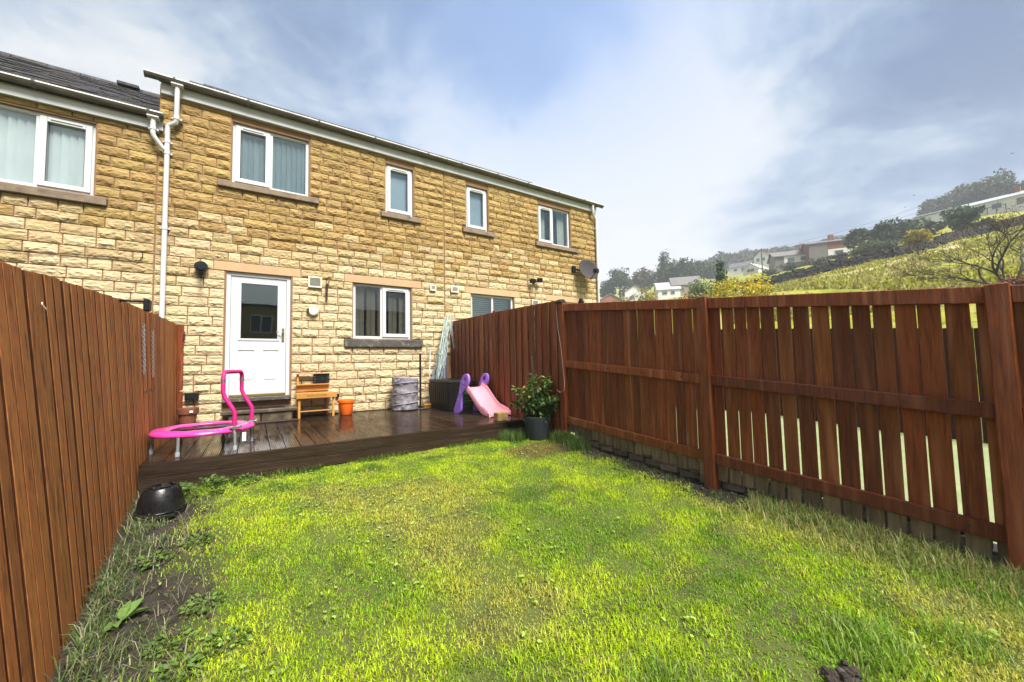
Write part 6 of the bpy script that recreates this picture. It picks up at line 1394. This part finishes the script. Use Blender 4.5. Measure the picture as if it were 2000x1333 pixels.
# rough long grass along the edges
def rough(nm, xs_, ys_, hmin, hmax, cols, label, wid=0.0026, lay=0.9):
    n = len(xs_); Zr = yard_z(xs_, ys_)+bump_z(xs_, ys_)-0.005; hh = rng.uniform(hmin, hmax, n); c_ = np.array(cols)[rng.integers(0, len(cols), n)]*rng.uniform(0.6, 1.35, (n, 1))
    o = blades(np.stack([xs_, ys_, Zr], 1), hh, wid*rng.uniform(0.6, 1.3, n), (rng.uniform(0.3, 1.0, n)*lay if lay < 0.99 else rng.uniform(0.72, 1.0, n)), rng.uniform(0, 6.283, n), c_, nm); tag(o, label, 'grass', kind='stuff')
def clump_pts(cx, cy, n, s): return np.array(cx)[rng.integers(0, len(cx), n)]+rng.normal(0, s, n), None
n = 2300; ys_ = rng.uniform(-6.3, -3.05, n); xs_ = fence_x(ys_)+0.03+np.abs(rng.normal(0, 0.13, n))*(0.6+0.8*(nfbm(ys_, ys_*0, 1.5, 2, 3) > -0.2)); k = (soil_amount(xs_, ys_) > 0.02) & ((nfbm(xs_, ys_, 3, 3, 88) > -0.12)); 
rough('fence_side_grass', xs_[k], ys_[k], 0.05, 0.16, [(0.10, 0.16, 0.04), (0.15, 0.20, 0.075), (0.32, 0.31, 0.17), (0.075, 0.135, 0.028)], 'limp long grass lying along the foot of the orange fence', lay=1.0)
n = 5200; ys_ = rng.uniform(-8.2, -6.2, n); xs_ = 3.96-np.abs(rng.normal(0, 0.20, n)); 
rough('picket_fence_grass', xs_, ys_, 0.05, 0.15, [(0.22, 0.28, 0.06), (0.42, 0.37, 0.16), (0.16, 0.25, 0.05), (0.32, 0.32, 0.10)], 'long rough grass along the foot of the picket fence', lay=0.95)
n = 1900; ys_ = rng.uniform(-6.3, -3.95, n); xs_ = 3.95-np.abs(rng.normal(0, 0.35, n)); k = nfbm(xs_, ys_, 4, 2, 99) > 0.1
rough('bed_weeds', xs_[k], ys_[k], 0.03, 0.09, [(0.07, 0.13, 0.025), (0.11, 0.16, 0.03)], 'scattered weeds in the soil strip under the picket fence')
n = 800; ys_ = rng.uniform(-6.2, -3.2, n); xs_ = fence_x(ys_)+rng.uniform(0.04, 0.75, n); k = soil_amount(xs_, ys_) > 0.3
rough('dead_grass_litter', xs_[k], ys_[k], 0.05, 0.14, [(0.42, 0.38, 0.24), (0.30, 0.27, 0.16), (0.22, 0.25, 0.12)], 'pale dead grass clippings lying on the bare soil bed', 0.0016, 1.0)
n = 2600; xs_ = rng.uniform(-0.1, 3.8, n); ys_ = rng.uniform(-7.6, -3.1, n); k = nfbm(xs_, ys_, 1.8, 3, 123) > 0.12; xs_, ys_ = xs_[k], ys_[k]; n = len(xs_); a = rng.uniform(0, 6.283, n)
wd = np.stack([xs_, ys_, yard_z(xs_, ys_)+bump_z(xs_, ys_)+rng.uniform(0.012, 0.03, n)], 1)
LAWN_WEEDS = (wd, np.stack([np.cos(a), np.sin(a), rng.uniform(0.0, 0.5, n)], 1), rng.uniform(0.018, 0.04, n), rng.uniform(0.006, 0.011, n), np.array([[0.24, 0.34, 0.06]])*rng.uniform(0.6, 1.5, (n, 1)))
# tall tufts round the pot, by the deck edge, and two coarse clumps in the lawn
def tufts(nm, centres, n, s, hmin, hmax, cols, label, lay=0.7):
    c_ = np.array(centres); i = rng.integers(0, len(c_), n); x = c_[i, 0]+rng.normal(0, s, n); y = c_[i, 1]+rng.normal(0, s, n); k = (y < -3.03) & (x < 3.96)
    rough(nm, x[k], y[k], hmin, hmax, cols, label, 0.0028, lay)
tufts('pot_side_grass', [(3.42, -3.22), (3.5, -3.12), (3.6, -3.12), (3.93, -3.72), (3.9, -3.85), (3.92, -4.0), (3.86, -4.15), (3.5, -3.3)], 2400, 0.07, 0.08, 0.22, [(0.065, 0.14, 0.022), (0.10, 0.18, 0.03), (0.15, 0.22, 0.05)], 'tall dark green grass growing round the grey plant pot')
c1 = onZ(1700, 1275, -0.42); c2 = onZ(1290, 1330, -0.45); c3 = onZ(1870, 1240, -0.4)
tufts('coarse_lawn_clump', [(c1[0], c1[1]), (c1[0]+0.12, c1[1]+0.03), (c3[0], c3[1]), (c2[0], c2[1])], 1300, 0.075, 0.05, 0.12, [(0.15, 0.29, 0.02), (0.21, 0.35, 0.03), (0.30, 0.38, 0.09)], 'coarse dark green grass clumps in the lawn', 0.9)
n = 2600; xs_ = rng.uniform(-0.42, 3.5, n); ys_ = -3.03-np.abs(rng.normal(0, 0.05, n)); k = nfbm(xs_, ys_, 2.5, 2, 12) > -0.3
rough('deck_edge_grass', xs_[k], ys_[k], 0.04, 0.10, [(0.09, 0.15, 0.02), (0.16, 0.20, 0.03), (0.06, 0.12, 0.02)], 'uncut grass along the front of the deck')
# leafy weeds: small leaves on short stems
def leaf_mesh(P, Dr, L, W, tint, name, parent=None, curl=0.35):
    """broad pointed leaves: P root, Dr direction, 7 vertices each"""
    n = len(P); Dr = Dr/np.linalg.norm(Dr, axis=1)[:, None]; S_ = np.cross(Dr, np.array([0, 0, 1.0])+rng.normal(0, 0.25, (n, 3))); S_ /= np.linalg.norm(S_, axis=1)[:, None]; Nn = np.cross(S_, Dr); L = L[:, None]; W = W[:, None]
    pts = [P, P+Dr*L*0.38-S_*W+Nn*W*0.25, P+Dr*L*0.40, P+Dr*L*0.38+S_*W+Nn*W*0.25, P+Dr*L*0.72-S_*W*0.7-Nn*L*curl*0.15, P+Dr*L*0.72-Nn*L*curl*0.2, P+Dr*L*0.72+S_*W*0.7-Nn*L*curl*0.15, P+Dr*L-Nn*L*curl*0.5]
    V = np.stack(pts, 1).reshape(-1, 3); i = np.arange(n)[:, None]*8
    q = np.concatenate([i, i+2, i+1, i, i+3, i+2, i+1, i+2, i+5, i+4, i+2, i+3, i+6, i+5, i+4, i+5, i+7, i+5, i+6, i+7], 1).ravel(); sz = np.tile([3, 3, 4, 4, 3, 3], n)
    return np_mesh(name, V, q, sz, leaf_m, parent, tint=np.repeat(tint, 8, 0), smooth=True)
tag(leaf_mesh(*LAWN_WEEDS, 'lawn_weeds'), 'tiny pale clover like leaves scattered through the lawn', 'weeds', kind='stuff')
def weed(x, y, r, n, hmax, col, label, name='weed', L=0.04, W=0.012, cat='weed', group=None):
    z = float(yard_z(x, y)+bump_z(np.array([x]), np.array([y]))[0]); T_ = thing(name, (x, y, z), label, cat, group)
    a = rng.uniform(0, 6.283, n); rr = r*np.sqrt(rng.random(n)); P = np.stack([x+rr*np.cos(a), y+rr*np.sin(a), z+hmax*rng.random(n)*(1-0.5*rr/r)], 1); D_ = np.stack([np.cos(a), np.sin(a), rng.uniform(-0.1, 0.9, n)], 1)
    leaf_mesh(P, D_, L*rng.uniform(0.6, 1.3, n), W*rng.uniform(0.7, 1.2, n), np.array(col)*rng.uniform(0.6, 1.4, (n, 1)), 'leaves', T_)
    m = MB()
    for k in range(7): q = P[rng.integers(0, n)]; m.tube([(x, y, z-0.01), ((x+q[0])/2, (y+q[1])/2, z+hmax*0.4), tuple(q)], 0.0018, 4)
    m.build('stems', MATS['weed_stem'] if 'weed_stem' in MATS else pm('weed_stem', (0.10, 0.14, 0.03), None, 9, 0.8), T_)
    return T_
weed(0.02, -3.22, 0.17, 150, 0.16, (0.085, 0.15, 0.03), 'leafy green weed under the deck edge next to the black tub', L=0.05, W=0.014)
weed(0.35, -3.12, 0.10, 60, 0.10, (0.075, 0.14, 0.025), 'small leafy weed at the foot of the deck fascia', L=0.045, W=0.013)
c = onZ(238, 1222, -0.5); z_ = float(yard_z(c[0], c[1])); DK = thing('dock_weed', (c[0], c[1], z_), 'broad leaved dock weed with pale green leaves in the soil', 'weed'); n = 9
a = rng.uniform(0, 6.283, n); leaf_mesh(np.tile([c[0], c[1], z_+0.01], (n, 1)), np.stack([np.cos(a), np.sin(a), rng.uniform(0.15, 0.7, n)], 1), rng.uniform(0.09, 0.15, n), rng.uniform(0.025, 0.034, n), np.tile([0.13, 0.22, 0.05], (n, 1))*rng.uniform(0.8, 1.2, (n, 1)), 'leaves', DK, curl=0.6)
for j, (u, v, lb) in enumerate(((395, 1185, 'low fine leaved weed at the lawn edge by the bare soil'), (300, 1120, 'leafy weed growing in the middle of the bare soil bed'), (385, 1085, 'round leafy weed where bare soil meets the lawn below the tub'), (350, 1290, 'spreading weed in the soil bed by the dock leaves'), (440, 1240, 'fine leaved weed in the thin grass beside the soil bed'), (330, 1245, 'small creeping weed in the bare soil bed'), (1460, 975, 'small weed in the soil under the picket fence post'), (1560, 1000, 'green weed tuft on the soil by the picket fence'))):
    c = onZ(u, v, -0.48 if u < 800 else -0.3); weed(c[0], c[1], 0.09, 90, 0.05, (0.10, 0.17, 0.03), lb, L=0.03, W=0.010)
# soil clods and stones
cl = MB(); rc = random.Random(2)
for i in range(420):
    left = rc.random() < 0.62; y = rc.uniform(-6.3, -3.2) if left else rc.uniform(-6.6, -4.0); x = float(fence_x(y))+rc.uniform(0.05, 0.6) if left else 3.95-rc.uniform(0, 0.5)
    if float(soil_amount(np.array([x]), np.array([y]))[0]) < 0.35: continue
    r = rc.uniform(0.006, 0.022); z = float(yard_z(x, y)+bump_z(np.array([x]), np.array([y]))[0]); b0 = len(cl.v); cl.sphere((x, y, z+r*0.3), (r, r*rc.uniform(.7, 1.2), r*0.7), 6, 4)
    for q in range(b0, len(cl.v)): v = cl.v[q]; cl.v[q] = (v[0]+rc.uniform(-.25, .25)*r, v[1]+rc.uniform(-.25, .25)*r, v[2]+rc.uniform(-.2, .2)*r)
tag(cl.build('soil_clods', soil_m), 'loose soil clods and small stones in the bare beds', 'soil', kind='stuff')
c = onZ(1650, 1312, -0.42); mh = MB()
for i in range(60): r = rc.uniform(0.008, 0.022); mh.sphere((c[0]+rc.gauss(0, 0.045), c[1]+rc.gauss(0, 0.035), float(yard_z(c[0], c[1]))+rc.uniform(0, 0.035)), (r, r, r*0.8), 6, 4)
tag(mh.build('mole_hill', soil_m), 'small heap of dark fresh soil in the lawn', 'soil heap')

# ------------------------------------------------------------------ potted shrub
px_, py_, pz_ = 3.77, -3.42, float(yard_z(3.77, -3.42))
PT = thing('plant_pot', (px_, py_, pz_), 'round slate grey plant pot standing on the grass by the corner post', 'pot')
m = MB(); m.lathe([(0.135, 0.0), (0.15, 0.02), (0.182, 0.30), (0.190, 0.315), (0.188, 0.33), (0.172, 0.33), (0.165, 0.28), (1e-4, 0.27)], (px_, py_, pz_), 36); m.build('pot', slatepot_m, PT, smooth='auto')
m = MB(); m.lathe([(1e-4, 0.295), (0.1, 0.29), (0.166, 0.282)], (px_, py_, pz_), 24); m.build('compost', mulch_m, PT)
SHB = thing('potted_shrub', (px_, py_, pz_+0.28), 'bushy green climbing shrub growing in the grey pot', 'shrub')
base = Vector((px_, py_, pz_+0.28)); rs = random.Random(8); stems = MB(); LP, LD = [], []
for i in range(34):
    a = rs.uniform(0, 6.283); rr = rs.uniform(0.03, 0.12); b0 = base+Vector((rr*math.cos(a), rr*math.sin(a), 0)); out = rs.uniform(0.05, 0.34); hh = rs.uniform(0.25, 0.76)*(1-0.45*out/0.34)+0.1; droop = rs.uniform(0, 0.25)
    P_ = []
    for k in range(8):
        t_ = k/7; P_.append(b0+Vector((math.cos(a)*out*t_**1.2, math.sin(a)*out*t_**1.2, hh*t_-droop*max(0, t_-0.6)**1.5*2))+Vector((rs.gauss(0, .012), rs.gauss(0, .012), 0)))
    stems.tube(P_, [0.005*(1-0.6*k/7) for k in range(8)], 5)
    for k in range(62):
        t_ = rs.random()**0.8*6.99; q = P_[int(t_)].lerp(P_[int(t_)+1], t_ % 1); d_ = Vector((rs.gauss(0, 1), rs.gauss(0, 1), rs.gauss(0.1, 0.6))); LP.append(q+d_.normalized()*rs.uniform(0.0, 0.035)); LD.append(d_)
stems.build('stems', bark_m, SHB)
n = len(LP); LPa = np.array(LP); zt_ = (LPa[:, 2]-LPa[:, 2].min())/np.ptp(LPa[:, 2]); colr = np.where((rng.random(n) < 0.10+0.35*np.clip(zt_-0.5, 0, 1))[:, None], np.array([[0.26, 0.20, 0.04]]), np.array([[0.060, 0.125, 0.022]]))*rng.uniform(0.55, 1.7, (n, 1))
leaf_mesh(LPa, np.array(LD), rng.uniform(0.05, 0.085, n), rng.uniform(0.014, 0.022, n), colr, 'leaves', SHB)
CN = thing('plant_cane', (px_-0.02, py_+0.02, pz_+0.28), 'thin dark iron support cane standing up out of the potted shrub', 'cane')
for k in range(3):
    a = 2.1*k; MB().tube([(px_+0.10*math.cos(a)-0.02, py_+0.10*math.sin(a), pz_+0.27), (px_-0.075+0.006*math.cos(a), py_+0.0+0.006*math.sin(a), pz_+1.14)], 0.006, 6).build('rod', iron_m, CN)
MB().sphere((px_-0.075, py_, pz_+1.15), 0.014).build('finial', iron_m, CN, smooth=True)

# ------------------------------------------------------------------ pasture tussocks
n = 26000; az_ = rng.uniform(R_(63), R_(91), n); dd = rng.uniform(24, 68, n)**1.0; x = CAM[0]+np.sin(az_)*dd; y = CAM[1]+np.cos(az_)*dd; k = nfbm(x, y, 0.35, 4, 15) > -0.15; x, y = x[k], y[k]; n = len(x); z = terrain(x, y)-0.02
tn = nfbm(x, y, 0.5, 3, 44); tc_ = lerp(np.tile([0.27, 0.27, 0.02], (n, 1)), np.array([[0.36, 0.31, 0.12]]), 0.35+1.4*tn)*rng.uniform(0.6, 1.3, (n, 1))
g = blades(np.stack([x, y, z], 1), rng.uniform(0.12, 0.42, n), rng.uniform(0.03, 0.09, n), rng.uniform(0.1, 0.9, n), rng.uniform(0, 6.283, n), tc_, 'pasture_tussocks'); tag(g, 'rough tussocky pasture grass on the hillside', 'grass', kind='stuff')

# ------------------------------------------------------------------ rain haze over the valley
hz = MB(); hz.box(-320, 480, -320, 480, -3.0, 125.0); hm = bpy.data.materials.new('rain_haze'); hm.use_nodes = True; nt = hm.node_tree; nt.nodes.clear()
ho = nt.nodes.new('ShaderNodeOutputMaterial'); pv = nt.nodes.new('ShaderNodeVolumePrincipled'); pv.inputs['Color'].default_value = (0.88, 0.92, 0.97, 1); pv.inputs['Density'].default_value = HAZE; pv.inputs['Anisotropy'].default_value = 0.0; nt.links.new(pv.outputs[0], ho.inputs['Volume'])
tag(hz.build('haze', hm), kind='stuff')
